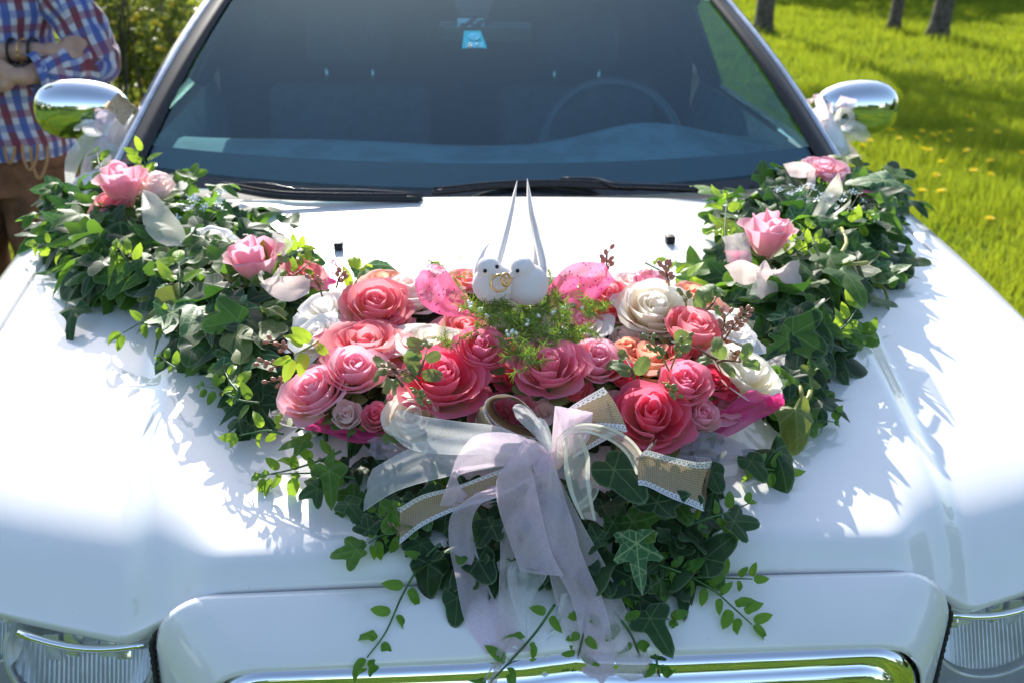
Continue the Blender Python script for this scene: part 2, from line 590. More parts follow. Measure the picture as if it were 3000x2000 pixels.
# burlap with lace borders: real weave relief from wave bands, lace holes along both edges
t = NT('burlap_with_lace')
uv = t.coord('UV')
sep = t.n('ShaderNodeSeparateXYZ'); t.l(uv, sep.inputs[0])
U, Vv = sep.outputs[0], sep.outputs[1]
def wave(x, f, ph=0.0):
    return t.math('SINE', t.math('ADD', t.math('MULTIPLY', x, f), ph))
wu = wave(U, 2*math.pi*9); wv = wave(Vv, 2*math.pi*8)
wk = t.math('MULTIPLY', t.math('ADD', t.math('ABSOLUTE', wu), t.math('ABSOLUTE', wv)), 0.5)
nn = t.noise(300, 3, 0.6, t.coord())
bc = t.mix(t.math('ADD', t.math('MULTIPLY', wk, 0.7), t.math('MULTIPLY', nn, 0.3)), (0.16, 0.10, 0.05), (0.62, 0.48, 0.32))
e = t.math('ABSOLUTE', t.math('SUBTRACT', U, 0.5))
scal = t.math('MULTIPLY', t.math('ABSOLUTE', wave(Vv, math.pi*7)), 0.035)
lace = t.math('GREATER_THAN', t.math('ADD', e, scal), 0.375)
rr = t.math('ABSOLUTE', t.math('SUBTRACT', e, 0.405))
hole = t.math('MULTIPLY', t.math('LESS_THAN', rr, 0.016), t.math('GREATER_THAN', wave(Vv, 2*math.pi*7, -1.57), 0.35))
rr2 = t.math('ABSOLUTE', t.math('SUBTRACT', e, 0.455))
hole2 = t.math('MULTIPLY', t.math('LESS_THAN', rr2, 0.013), t.math('GREATER_THAN', wave(Vv, 2*math.pi*14), 0.0))
lc = t.mix(t.math('MAXIMUM', hole, hole2), (0.80, 0.79, 0.82), (0.30, 0.23, 0.16))
c = t.mix(lace, bc, lc)
b = t.bump(wk, 0.6, 0.0012)
M_BURLAP = t.done(t.mixs(0.15, t.pbr(c, 0.85, 0, 0.2, normal=b), t.translucent(c)))

t = NT('white_plush')
n = t.noise(260, 3, vec=t.coord())
M_DOVE = t.done(t.mixs(0.28, t.pbr(t.mix(n, (0.80, 0.79, 0.79), (0.84, 0.84, 0.84)), 0.75, 0, 0.2, normal=t.bump(n, 0.35, 0.0008), sheen=0.4), t.translucent((0.8, 0.76, 0.78))))
M_GOLD = simple('gold_ring', (0.80, 0.48, 0.18), 0.2, 1.0)
M_BEAD = simple('black_bead', (0.01, 0.01, 0.01), 0.1)
M_BERRY_P = simple('pinkish_berry', (0.48, 0.20, 0.13), 0.4, var=0.3)
M_BERRY_G = simple('green_berry', (0.22, 0.24, 0.07), 0.4, var=0.3)
M_BERRY_D = simple('dark_berry', (0.10, 0.03, 0.03), 0.35, var=0.3)
M_WHITEBUD = simple('white_bud', (0.72, 0.76, 0.74), 0.4)

# ------------------------------------------------------------------ ground and lawn
t = NT('lawn_soil')
co = t.coord()
a = t.noise(0.7, 5, 0.6, co); b_ = t.noise(22, 4, 0.7, co)
c = t.mix(t.ramp(a, 0.35, 0.65), (0.06, 0.13, 0.012), (0.12, 0.20, 0.018))
c = t.mix(t.ramp(b_, 0.35, 0.7), c, (0.03, 0.06, 0.01))
M_SOIL = t.done(t.pbr(c, 1.0, 0.0, 0.1, normal=t.bump(b_, 0.8, 0.03)))
V, F = [], []
NG = 90
def ground_z(x, y):
    return 0.02*math.sin(x*0.9+1)*math.cos(y*0.7) + 0.03*math.sin(y*0.31+x*0.2) - 0.03
def gcoord(i):
    s = (i/(NG-1)-0.5)*2
    return math.copysign(abs(s)**3*250+abs(s)*14, s)
for i in range(NG):
    for j in range(NG):
        x, y = gcoord(i), gcoord(j)+4
        V.append((x, y, ground_z(x, y)))
g = link('ground', mesh('ground', V, grid_faces(NG, NG), M_SOIL))
tag(g, kind='structure')

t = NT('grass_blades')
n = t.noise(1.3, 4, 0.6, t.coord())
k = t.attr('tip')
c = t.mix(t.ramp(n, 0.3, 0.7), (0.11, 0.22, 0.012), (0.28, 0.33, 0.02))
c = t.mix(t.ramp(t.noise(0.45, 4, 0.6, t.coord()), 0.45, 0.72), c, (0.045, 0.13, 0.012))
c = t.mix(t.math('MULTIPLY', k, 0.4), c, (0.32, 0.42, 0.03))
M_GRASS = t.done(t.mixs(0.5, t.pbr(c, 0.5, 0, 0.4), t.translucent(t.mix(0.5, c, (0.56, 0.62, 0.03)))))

def blades(n, xr, yr, hmin, hmax, w, keep=None):
    x = rng.uniform(*xr, n); y = rng.uniform(yr[0], yr[1], n)
    if keep is not None:
        m = keep(x, y)
        x, y = x[m], y[m]
    n = len(x)
    cl = np.sin(x*3.1+np.sin(y*2.3)*2)*np.cos(y*2.7+np.sin(x*1.9))
    h = rng.uniform(hmin, hmax, n)*(1+0.45*cl)
    an = rng.uniform(0, 2*np.pi, n)
    le = rng.uniform(0, 0.6, n)*h
    la = rng.uniform(0, 2*np.pi, n)
    gz = 0.02*np.sin(x*0.9+1)*np.cos(y*0.7)+0.03*np.sin(y*0.31+x*0.2)-0.03
    sc_ = 1+np.maximum(0, y-4)*0.10
    ww = w*sc_*rng.uniform(0.6, 1.3, n)
    A = np.stack([x-np.cos(an)*ww, y-np.sin(an)*ww, gz], 1)
    B = np.stack([x+np.cos(an)*ww, y+np.sin(an)*ww, gz], 1)
    T = np.stack([x+np.cos(la)*le, y+np.sin(la)*le, gz+h], 1)
    V = np.stack([A, B, T], 1).reshape(-1, 3)
    F = np.arange(3*n).reshape(-1, 3)
    tip = np.tile([0, 0, 1], n)
    return V, F, tip
def not_car(x, y):
    return ~((np.abs(x) < 0.9) & (y > 0.1) & (y < 6))
parts = [blades(150000, (0.95, 6.0), (1.2, 9), 0.04, 0.11, 0.0035, not_car),
         blades(120000, (2.0, 13.0), (9, 20), 0.05, 0.12, 0.005, not_car),
         blades(60000, (-3.6, -0.9), (0.5, 7), 0.04, 0.11, 0.0035, not_car),
         blades(90000, (-12.0, -0.9), (4, 16), 0.05, 0.12, 0.005, not_car),
         blades(20000, (-4, 4), (-2.2, 0.0), 0.03, 0.08, 0.005, not_car)]
off = 0; VV, FF, TT = [], [], []
for v, f, tt in parts:
    VV.append(v); FF.append(f+off); TT.append(tt); off += len(v)
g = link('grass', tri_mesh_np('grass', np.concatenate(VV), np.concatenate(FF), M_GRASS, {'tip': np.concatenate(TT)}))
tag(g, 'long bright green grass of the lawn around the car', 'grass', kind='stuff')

# dandelions on the lawn
t = NT('dandelion_yellow')
M_DAND = t.done(t.mixs(0.5, t.pbr((0.90, 0.74, 0.02), 0.6), t.translucent((0.95, 0.80, 0.02))))
def dandelion_head():
    parts = []
    for ring, (n_, r, z, tl) in enumerate(((18, 1.0, 0.1, 0.25), (14, 0.75, 0.3, 0.6), (9, 0.45, 0.45, 1.0))):
        for k in range(n_):
            a = 2*math.pi*(k+0.3*ring)/n_
            w = 0.16
            d = Vector((math.cos(a), math.sin(a), 0)); s = Vector((-d.y, d.x, 0))
            parts.append(([d*0.1-s*w*0.4, d*0.1+s*w*0.4, d*r+s*w+Vector((0, 0, z)), d*r-s*w+Vector((0, 0, z))], [(0, 1, 2, 3)]))
    parts.append(ellipsoid_geo((0, 0, 0.05), (0.35, 0.35, 0.3), seg=8, ring=5))
    V, F = join_geo(parts)
    return mesh('dandelion_flower', [v*0.021 for v in V], F, M_DAND, smooth=False)
DH = dandelion_head()
DS = tube('dandelion_stem', [(0, 0, 0), (0.004, 0, 0.05), (0, 0, 0.10)], 0.0022, M_STEM, 5)
dpx = [(2610,385),(2632,412),(2702,388),(2735,400),(2752,395),(2775,418),(2705,445),(2722,448),(2830,450),(2922,390),(2835,337),
       (2685,410),(2785,390),(2842,385),(2850,512),(2900,482),(2740,525),(2672,530),(2755,485),(2700,570),(2755,572),(2897,655),(2347,255),(2375,240),
       (2545,418),(2528,433),(2577,385),(2295,98),(2900,525),(2995,460),(2520,230)]
for k, (a, b) in enumerate(dpx):
    p = atZ(a, b, 0.08)
    root = empty('dandelion', (p.x, p.y, ground_z(p.x, p.y)), 'yellow dandelion flower in the bright lawn right of the car', 'dandelion', 'dandelions on the lawn')
    s = random.uniform(1.0, 1.45)
    root.scale = (s, s, 1)
    h = link('flower_head', DH, root); h.location = (0, 0, 0.10); h.rotation_euler = (random.uniform(-.6, .2), random.uniform(-.3, .3), k)
    link('stem', DS, root)

# ------------------------------------------------------------------ trees, shrubs
M_BARK = simple('grey_bark', (0.10, 0.08, 0.065), 0.9, var=0.45, scale=18)
t = NT('tree_foliage')
rd = t.attr('shade'); n = t.noise(2.5, 3, vec=t.coord())
c = t.mix(t.math('ADD', t.math('MULTIPLY', rd, 0.7), t.math('MULTIPLY', n, 0.4), True), (0.035, 0.075, 0.015), (0.11, 0.19, 0.03))
M_FOL = t.done(t.mixs(0.4, t.pbr(c, 0.5), t.translucent(t.mix(0.5, c, (0.25, 0.38, 0.03)))))
t = NT('shrub_foliage')
rd = t.attr('shade')
c = t.mix(rd, (0.035, 0.07, 0.015), (0.30, 0.36, 0.06))
M_SHRUB = t.done(t.mixs(0.45, t.pbr(c, 0.35, 0, 0.6), t.translucent(t.mix(0.4, c, (0.45, 0.5, 0.08)))))
M_YFLOWER = simple('yellow_blossom', (0.85, 0.56, 0.02), 0.5)

def leaf_cloud(n, centers, radii, size, seedv=0):
    r_ = np.random.default_rng(seedv)
    ci = r_.integers(0, len(centers), n)
    C = np.asarray(centers)[ci]; R = np.asarray(radii)[ci]
    d = r_.normal(size=(n, 3)); d /= np.linalg.norm(d, axis=1)[:, None]
    rad = r_.uniform(0.35, 1.0, n)**0.5
    P = C + d*R*rad[:, None]
    s = size*r_.uniform(0.5, 1.4, n)
    a = r_.normal(size=(n, 3)); a /= np.linalg.norm(a, axis=1)[:, None]
    b = r_.normal(size=(n, 3)); b -= a*(a*b).sum(1)[:, None]; b /= np.linalg.norm(b, axis=1)[:, None]
    A = P-a*s[:, None]*0.5; B = P+b*s[:, None]*0.28; D = P-b*s[:, None]*0.28; E = P+a*s[:, None]*0.5
    V = np.stack([A, B, E, D], 1).reshape(-1, 3)
    i = np.arange(n)*4
    F = np.concatenate([np.stack([i, i+1, i+2], 1), np.stack([i, i+2, i+3], 1)])
    return V, F, np.repeat(r_.uniform(0, 1, n), 4)

def tree(x, y, h, trunk_r, crown_z, cr, label, seedv, lean=0.0, nleaf=9000, name='orchard_tree', leaf=0.09):
    root = empty(name, (x, y, ground_z(x, y)), label, 'tree', 'trees on the lawn')
    rr_ = random.Random(seedv)
    pts = [(0, 0, -0.05), (lean*0.2, 0, h*0.15), (lean*0.5, 0.05, h*0.3), (lean, 0.0, h*0.55), (lean*1.2, 0.1, h*0.8)]
    link('trunk', tube('trunk', catmull(pts, 14), [trunk_r*(1.5 if i == 0 else 1.1-0.06*i) for i in range(14)], M_BARK, 10), root)
    cs, rs = [], []
    for k in range(16):
        a = rr_.uniform(0, 6.28); q = rr_.uniform(0.1, 1)*cr
        c = Vector((math.cos(a)*q+lean, math.sin(a)*q, crown_z+rr_.uniform(-0.5, 0.9)*cr*0.7))
        cs.append(tuple(c)); rr2 = rr_.uniform(0.25, 0.5)*cr; rs.append((rr2, rr2, rr2*0.8))
        if k < 7:
            link('branch', tube('branch', catmull([(lean*0.8, 0, h*0.4), tuple(Vector((lean, 0, h*0.5)).lerp(c, 0.5)+Vector((0, 0, 0.1))), tuple(c)], 7),
                 [trunk_r*0.5*(1-0.12*i) for i in range(7)], M_BARK, 6), root)
    v, f, s = leaf_cloud(nleaf, cs, rs, leaf, seedv)
    o = link('crown', tri_mesh_np('crown', v, f, M_FOL, {'shade': s}), root)
    o['kind'] = 'stuff'
    return root
tree(4.08, 12.6, 4.2, 0.11, 3.4, 1.9, 'tree with a grey trunk beside the top of the windscreen pillar', 11, nleaf=18000)
tree(5.86, 13.0, 4.6, 0.075, 3.6, 1.7, 'thin tree trunk left of the forked pair on the lawn', 12, 0.15, 18000)
tree(6.15, 12.4, 4.8, 0.115, 3.8, 2.0, 'thicker leaning tree trunk right of the thin one', 13, 0.3, 18000)
tree(9.6, 12.6, 4.4, 0.16, 2.9, 2.1, 'orchard tree beyond the right edge shading the lawn', 14, nleaf=18000)
tree(-2.42, 3.9, 5.6, 0.12, 5.2, 1.1, 'grey trunk standing at the left edge behind the person', 15, -2.2, 5000)

def hedge(x0, x1, y0, y1, h, n, label, seedv, mat, name='hedge', size=0.12, cat='hedge', group=None):
    root = empty(name, ((x0+x1)/2, (y0+y1)/2, 0), label, cat, group)
    rr_ = random.Random(seedv)
    cs, rs = [], []
    for k in range(24):
        cs.append((rr_.uniform(x0, x1)-(x0+x1)/2, rr_.uniform(y0, y1)-(y0+y1)/2, rr_.uniform(0.2, 0.9)*h))
        q = rr_.uniform(0.2, 0.4)*h
        rs.append((q*1.3, q, q))
    for k in range(8):
        c = cs[k]
        link('stem', tube('stem', catmull([(c[0]*0.7, c[1], -0.05), (c[0]*0.85, c[1], c[2]*0.5), c], 6), [0.05*h/2*(1-0.13*i) for i in range(6)], M_BARK, 6), root)
    v, f, s = leaf_cloud(n, cs, rs, size, seedv)
    v[:, 2] = np.maximum(v[:, 2], 0.02)
    o = link('foliage', tri_mesh_np('foliage', v, f, mat, {'shade': s}), root)
    o['kind'] = 'stuff'
    return root
hedge(6, 20, 19, 23, 3.0, 26000, 'dark hedge at the top right beyond the lawn', 21, M_FOL, size=0.3)
hedge(-4, 6, 24, 28, 3.0, 12000, 'hedge far behind the car roof', 22, M_FOL, size=0.3)
hedge(-22, -8, 20, 26, 4.0, 12000, 'hedge far away to the left behind the shrub', 29, M_FOL, size=0.3)
for k, (x0, x1, y0, y1) in enumerate(((-14, -2, -14, -11), (0, 12, -15, -12), (10, 14, -8, 6), (-15, -11, -8, 8))):
    hedge(x0, x1, y0, y1, 3.2, 7000, ('tall hedge far behind the photographer', 'second tall hedge behind the photographer', 'hedge far to the right of the car', 'hedge far to the left of the car')[k], 23+k, M_FOL, size=0.35)
# flowering shrub behind the person
sp = atY(420, 120, 6.3)
root = hedge(sp.x-1.9, sp.x+1.1, 5.9, 7.1, 2.1, 10000, 'loose shrub with small yellow blossom between the person and the car', 31, M_SHRUB, 'flowering_shrub', 0.042, 'shrub')
for k in range(20):
    a = atY(250+random.uniform(0, 310), 360, random.uniform(5.9, 6.9)) - root.location
    a.z = 0
    link('stem', tube('stem', catmull([a, a+Vector((random.uniform(-.08, .08), 0, .7)), a+Vector((random.uniform(-.2, .2), 0, 1.5)), a+Vector((random.uniform(-.3, .3), 0, 2.2))], 8), [0.007-0.0006*i for i in range(8)], M_BARK, 5), root)
cs = [tuple(atY(random.uniform(235, 580), random.uniform(-60, 350), random.uniform(5.9, 6.9))-root.location) for k in range(60)]
v, f, s_ = leaf_cloud(7500, cs, [(0.16, 0.16, 0.2)]*60, 0.05, 77)
o = link('foliage', tri_mesh_np('foliage', v, f, M_SHRUB, {'shade': s_}), root); o['kind'] = 'stuff'
for k in range(80):
    a = atY(random.uniform(255, 560), random.uniform(-40, 330), random.uniform(5.7, 6.3)) - root.location
    if a.z < 0.1: continue
    o = link('blossom', bpy.data.meshes.get('blossom') or mesh('blossom', *ellipsoid_geo((0, 0, 0), (0.03, 0.03, 0.026), seg=8, ring=5), M_YFLOWER), root)
    o.location = a
    s = random.uniform(0.3, 0.75); o.scale = (s, s, s)
#PART2
# ------------------------------------------------------------------ the car
car = empty('white_car', (0, 0, 0), 'white limousine seen over its bonnet, dressed with wedding flowers and ribbons', 'car')
def cp(name, me, parent=None):
    return link(name, me, parent or car)

# bonnet
ax = sorted(set([round(v, 4) for v in list(np.linspace(0, 0.40, 18))+list(np.linspace(0.40, 0.74, 46))+list(np.linspace(0.74, 0.847, 7))]))
xs = [-v for v in ax[::-1] if v > 0] + ax
NV = 70
def cowl_y(x): return 1.175 + 0.10*(abs(x)/0.85)**4
V, F = [], []
for x in xs:
    y0 = hood_edge_y(abs(x)); y1 = cowl_y(x)
    z0 = hood_z(x, y0)
    V.append((x, y0+0.03, z0-0.035)); V.append((x, y0+0.004, z0-0.012)); V.append((x, y0+0.0008, z0-0.004))
    for j in range(NV):
        s = (j/(NV-1))**1.5
        y = y0+(y1-y0)*s
        V.append((x, y, hood_z(x, y)))
    V.append((x, y1+0.004, hood_z(x, y1)-0.012))
nr = NV+4
F = grid_faces(len(xs), nr)
F = [f[::-1] for f in F]
V2 = []
hood_me = mesh('bonnet', V, F, M_PAINT)
hood = cp('bonnet', hood_me)
# side edges turned down into the gap
for s in (-1, 1):
    e = []
    for j in range(60):
        y = hood_edge_y(0.847)+(cowl_y(0.847)-hood_edge_y(0.847))*j/59
        e += [(s*0.847, y, hood_z(0.847, y)), (s*0.8475, y, hood_z(0.847, y)-0.012), (s*0.835, y, hood_z(0.847, y)-0.03)]
    cp('bonnet_edge', mesh('bonnet_edge', e, grid_faces(60, 3), M_PAINT), hood)

# black boxes put in as the darkness seen through the bonnet gaps
cp('bonnet_shade_block', mesh('bonnet_shade_block', *join_geo([box_geo((0, 0.34, 0.60), (0.92, 0.50, 0.40)), box_geo((0, 0.79, 0.60), (1.66, 0.76, 0.37))]), M_RUBBER, smooth=False))

# wings
def wing(s):
    prof = [(0.835, -0.05), (0.8525, -0.018), (0.853, -0.003), (0.860, 0.0), (0.885, -0.002), (0.908, -0.008), (0.925, -0.020), (0.937, -0.042), (0.944, -0.09), (0.95, -0.20), (0.952, -0.34), (0.945, -0.46), (0.93, -0.60)]
    V = []
    ys = list(np.linspace(0.24, 1.50, 50))
    for y in ys:
        zb = hood_z(0.853, min(y, 1.25)) if y < 1.25 else hood_z(0.853, 1.25)+(y-1.25)*0.10
        nar = 1-0.05*sst(0.55, 0.2, y)
        for k, (x, dz) in enumerate(prof):
            # wheel arch
            z = zb+dz
            if k >= 10:
                d = abs(y-0.78)
                if d < 0.40: z = max(z, 0.33+math.sqrt(max(0, 0.36**2-d*d))*1.0)
            V.append((s*x*nar, y, z))
    F = grid_faces(len(ys), len(prof))
    if s > 0: F = [f[::-1] for f in F]
    return mesh('wing', V, F, M_PAINT)
for s in (-1, 1):
    cp('wing', wing(s))

# grille surround: rounded nose panel in front of the bonnet
def surround():
    # path over the panel: up the left side, over the top, down the right side
    def path(hw, top, rad, bot, n):
        pts = []
        pts.append((-hw, bot))
        pts.append((-hw, (bot+top-rad)/2))
        for k in range(n+1):
            a = math.pi - k/n*math.pi/2
            pts.append((-hw+rad+rad*math.cos(a), top-rad+rad*math.sin(a)))
        for k in range(1, 12):
            x = (-hw+rad)+(2*(hw-rad))*k/12
            pts.append((x, top))
        for k in range(n+1):
            a = math.pi/2 - k/n*math.pi/2
            pts.append((hw-rad+rad*math.cos(a), top-rad+rad*math.sin(a)))
        pts.append((hw, (bot+top-rad)/2)); pts.append((hw, bot))
        return pts
    N = 10
    outer = path(0.487, 0.858, 0.075, 0.50, N)
    inner = path(0.418, 0.812, 0.065, 0.50, N)
    V = []
    for (o, i) in zip(outer, inner):
        x0, z0 = o; x1, z1 = i
        crown = 0.004*(1-(x0/0.48)**2)
        bump = 0.010*math.exp(-(x1/0.055)**2) if z1 > 0.79 else 0
        yo = 0.068 + (0.858-z0)*0.08
        yi = -0.012 + (0.812-z1)*0.02
        cols = []
        for (f, fy, dz) in ((-0.06, 0.035, -0.03), (-0.02, 0.006, -0.008), (0, 0, 0), (0.06, -0.010, 0.0015), (0.25, -0.028, 0.004), (0.5, -0.053, 0.005), (0.75, -0.078, 0.004), (0.93, -0.094, 0.002), (1.0, -0.100, -0.002), (1.02, -0.098, -0.010), (1.0, -0.07, -0.014)):
            x = x0+(x1-x0)*max(f, 0) - (math.copysign(0.008, x0) if f < -0.05 and abs(x0) > 0.43 else 0)*1
            z = z0+(z1-z0)*max(f, 0)
            y = (yo + fy) if True else 0
            y = yo + fy*(yo-yi)/0.100 if f > 0 else yo+fy
            nx, nz = (x0, z0-0.70)
            ln = math.hypot(nx, nz) or 1
            ww = min(1, abs(x0)/0.48)**6
            ox = math.copysign(dz*ww, x0) if f > 0 else (0 if abs(x0) < 0.44 else -math.copysign(0.01, x0)*(f < -0.01))
            oz = dz*(1-ww)
            cols.append((x+ox, y, z+oz+crown+bump*max(0, (f-0.5)*2)))
        V += cols
    nc = 11
    return mesh('grille_surround', V, grid_faces(len(outer), nc), M_PAINT), inner
sm, inner = surround()
shell = cp('grille_surround', sm)

# chrome grille frame: stepped ring inside the surround, swelling for the badge in the middle
V = []
prof = [(0.000, -0.012, 0), (0.001, -0.030, 0.002), (0.008, -0.036, 0), (0.013, -0.034, 0), (0.016, -0.040, 0), (0.024, -0.047, 0), (0.030, -0.046, 0), (0.036, -0.041, 0), (0.040, -0.046, 0), (0.052, -0.040, 0), (0.058, -0.020, 0), (0.058, 0.02, 0)]
cx0, cz0 = 0, 0.60
for (x1, z1) in inner:
    bump = 0.010*math.exp(-(x1/0.055)**2) if z1 > 0.79 else 0
    for (d, y, _) in prof:
        d = d*1.25+0.002
        hw = 0.418-d
        kx = hw/0.418
        z = z1-d if z1 > 0.74 else z1-d*max(0, (z1-0.5)/0.24)
        low = 0.018*(1-min(1, abs(x1)/0.40)**2) if z1 > 0.79 else 0
        V.append((x1*kx, y+0.016+(0.812-z1)*0.02, z+bump - low*min(1, d/0.03)*0.3))
frame = cp('grille_frame', mesh('grille_frame', V, grid_faces(len(inner), len(prof)), M_CHROME))
cp('grille_back', mesh('grille_back', *box_geo((0, 0.09, 0.62), (0.78, 0.16, 0.30)), M_DARKCLOTH, smooth=False))
for k in range(9):
    x = -0.30+0.075*k
    cp('grille_bar', bevel_mesh('grille_bar', box_geo((x, -0.018, 0.60), (0.007, 0.022, 0.30)), M_STEEL, 0.0015))
for k in range(3):
    cp('grille_bar', bevel_mesh('grille_bar', box_geo((0, -0.014, 0.695-0.075*k), (0.70, 0.018, 0.007)), M_STEEL, 0.0015))
# rubber seal rope in the gap each side of the surround
for s in (-1, 1):
    pts = []
    for k in range(120):
        f = k/119
        z = 0.56+0.245*f
        x = 0.4945 if z < 0.785 else 0.4945-0.5*(z-0.785)
        a = k*1.3
        pts.append((s*(x-0.001+0.0009*math.cos(a)), 0.074+0.0009*math.sin(a)+(0.858-z)*0.06, z))
    cp('rubber_seal', tube('rubber_seal', pts, 0.0035, M_RUBBER, 5))

# front bumper below
cp('bumper', bevel_mesh('bumper', box_geo((0, 0.07, 0.40), (1.78, 0.26, 0.28)), M_PAINT, 0.07, 5))

# headlights
def headlight(s):
    root = bpy.data.objects.new('headlight', None); COL.objects.link(root); root.parent = car
    # dark housing
    V = []
    for i in range(15):
        x = 0.498+0.36*i/14
        yb = 0.10+max(0, x-0.5)**1.25*0.60
        for (z, dy) in ((0.80, 0.07), (0.775, 0.10), (0.70, 0.12), (0.60, 0.12), (0.56, 0.03)):
            V.append((s*x, yb+dy, z))
    F = grid_faces(15, 5)
    link('housing', mesh('housing', V, F if s < 0 else [f[::-1] for f in F], simple('lamp_housing_grey', (0.30, 0.32, 0.34), 0.3) if s < 0 else bpy.data.materials['lamp_housing_grey']), root)
    V = []
    for i in range(15):
        x = 0.497+0.365*i/14
        yb = 0.088+max(0, x-0.5)**1.25*0.60
        for (z, dy) in ((0.80, 0.028), (0.77, 0.010), (0.73, 0.0), (0.68, -0.006), (0.62, -0.004), (0.57, 0.01)):
            V.append((s*x, yb+dy, z))
    F = grid_faces(15, 6)
    link('lens', mesh('lens', V, F if s < 0 else [f[::-1] for f in F], M_LENS), root)
    # inner bowl near the grille, outer projector lamp
    for (cx, cz, rr, dd) in ((0.600, 0.722, 0.088, 0.085), (0.762, 0.728, 0.074, 0.165)):
        prof = [(1.0, 0.0), (1.03, -0.006), (1.06, 0.0), (1.04, 0.012), (0.98, 0.018), (0.88, 0.045), (0.65, 0.075), (0.35, 0.09), (0.02, 0.094)]
        V = []
        yb = 0.112+max(0, cx-0.5)**1.25*0.60
        al = math.asin(0.040/rr)
        for k in range(41):
            a = math.pi-al+(math.pi+2*al)*k/40
            for (q, dy) in prof:
                V.append((s*cx+math.cos(a)*rr*q, yb+dy, cz+math.sin(a)*rr*q))
        link('reflector', mesh('reflector', V, grid_faces(41, len(prof)), M_ALU), root)
        link('bulb', mesh('bulb', *ellipsoid_geo((s*cx, yb+0.03, cz+0.018), (0.015, 0.022, 0.013)), M_STEEL), root)
        link('bulb_socket', tube('bulb_socket', [(s*cx, yb+0.05, cz+0.01), (s*cx, yb+0.09, cz)], 0.024, M_LENS, 12), root)
        # stepped facets and the fluted lower half of the bowl
        for q_ in range(5):
            link('facet', bevel_mesh('facet', box_geo((s*(cx-0.045+0.0225*q_), yb+0.050-0.006*abs(q_-2), cz-0.012), (0.019, 0.008, 0.040), Matrix.Rotation(RAD(-25+q_*6), 3, 'X')), (M_CHROME, M_ALU, M_WHITEBUD, M_CHROME, M_ALU)[q_], 0.001), root)
        V = []
        for i in range(61):
            u_ = -0.97+1.94*i/60
            lim = math.sqrt(max(0, 1-u_*u_))
            for j in range(6):
                f_ = j/5
                z = -lim*0.98+(lim*0.98-0.20+0.30*u_*u_)*f_ if lim*0.98 > 0.20-0.30*u_*u_ else -lim*0.98
                V.append((s*cx+u_*rr, yb+0.010+0.035*f_+0.0012*(-1)**i, cz+z*rr))
        link('reflector_flutes', mesh('reflector_flutes', V, grid_faces(61, 6), M_ALU, smooth=False), root)
    # bright trim strip
    pts = [(s*(0.50+0.165*k/8), 0.104+0.03*(k/8)**2, 0.768-0.010*math.sin(k/8*3.14)) for k in range(9)]
    link('trim_strip', tube('trim_strip', pts, 0.005, M_CHROME, 8), root)
for s in (-1, 1): headlight(s)

# cowl, screen base, windscreen
def screen_pt(u, v, off=0.0):
    """u -1..1 across, v 0..1 from base to roof"""
    yb = 1.245+0.16*abs(u)**2.2
    zb = 1.034+0.014*abs(u)**2
    yt = 2.03-0.06*abs(u)**2.5
    zt = 1.385-0.035*abs(u)**2.5
    xb, xt = 0.775, 0.630
    x = (xb+(xt-xb)*v)*u
    y = yb+(yt-yb)*v
    z = zb+(zt-zb)*v + 0.018*math.sin(math.pi*v)
    return Vector((x, y-off*0.4, z+off))
V, nu, nvv = [], 33, 17
for i in range(nu):
    for j in range(nvv):
        V.append(screen_pt(-1+2*i/(nu-1), j/(nvv-1)))
cp('windscreen', mesh('windscreen', V, [f[::-1] for f in grid_faces(nu, nvv)], M_GLASS))
# black border printed on the lower edge
V = []
for i in range(nu):
    for j in range(4):
        V.append(screen_pt(-1+2*i/(nu-1), -0.06+0.155*j/3, -0.004))
cp('black_screen_border', mesh('black_screen_border', V, [f[::-1] for f in grid_faces(nu, 4)], M_BLACKGLOSS))
# cowl panel
V = []
for i in range(41):
    x = -0.80+1.6*i/40
    yc = cowl_y(x)
    ys = 1.245+0.16*abs(min(1, abs(x)/0.775))**2.2
    for j, (f, z) in enumerate(((0, hood_z(x, 1.16)-0.05), (0.25, 0.995), (0.6, 1.012), (1.0, 1.026))):
        V.append((x, yc-0.01+(ys+0.005-yc)*f, z))
cp('cowl_panel', mesh('cowl_panel', V, [f[::-1] for f in grid_faces(41, 4)], M_RUBBER))
for k in range(14):
    x = -0.55+0.085*k
    cp('cowl_slat', bevel_mesh('cowl_slat', box_geo((x, 1.215, 1.012), (0.07, 0.03, 0.006)), M_RUBBER, 0.0015))

# pillars: dark rubber strip, then the painted/metal pillar
def strip(name, fn, n, wid, mat, parent=None):
    V = []
    for i in range(n):
        V += fn(i/(n-1))
    return cp(name, mesh(name, V, grid_faces(n, wid), mat), parent)
for s in (-1, 1):
    def fa(v, s=s):
        p = screen_pt(s, v*1.03-0.02)
        q = screen_pt(s*0.965, v*1.03-0.02)
        w_ = 0.020
        o = Vector((s, -0.25, 0.35)).normalized()
        return [q+Vector((0, 0, 0.001)), q+Vector((0, -0.002, 0.006)), p+Vector((0, -0.003, 0.009)), p+o*0.006+Vector((s*w_, 0.012, 0)), p+Vector((s*(w_+0.004), 0.016, -0.006))]
    r_ = strip('pillar_seal', fa, 20, 5, M_RUBBER)
    def fb(v, s=s):
        p = screen_pt(s, v*1.03-0.02)+Vector((s*0.022, 0.014, 0.0))
        return [p+Vector((0, 0, -0.004)), p+Vector((s*0.004, 0, 0.006)), p+Vector((s*0.016, 0.012, 0.006)), p+Vector((s*0.030, 0.032, -0.002)), p+Vector((s*0.036, 0.052, -0.016)), p+Vector((s*0.032, 0.07, -0.03))]
    strip('pillar', fb, 20, 6, M_PILLAR)

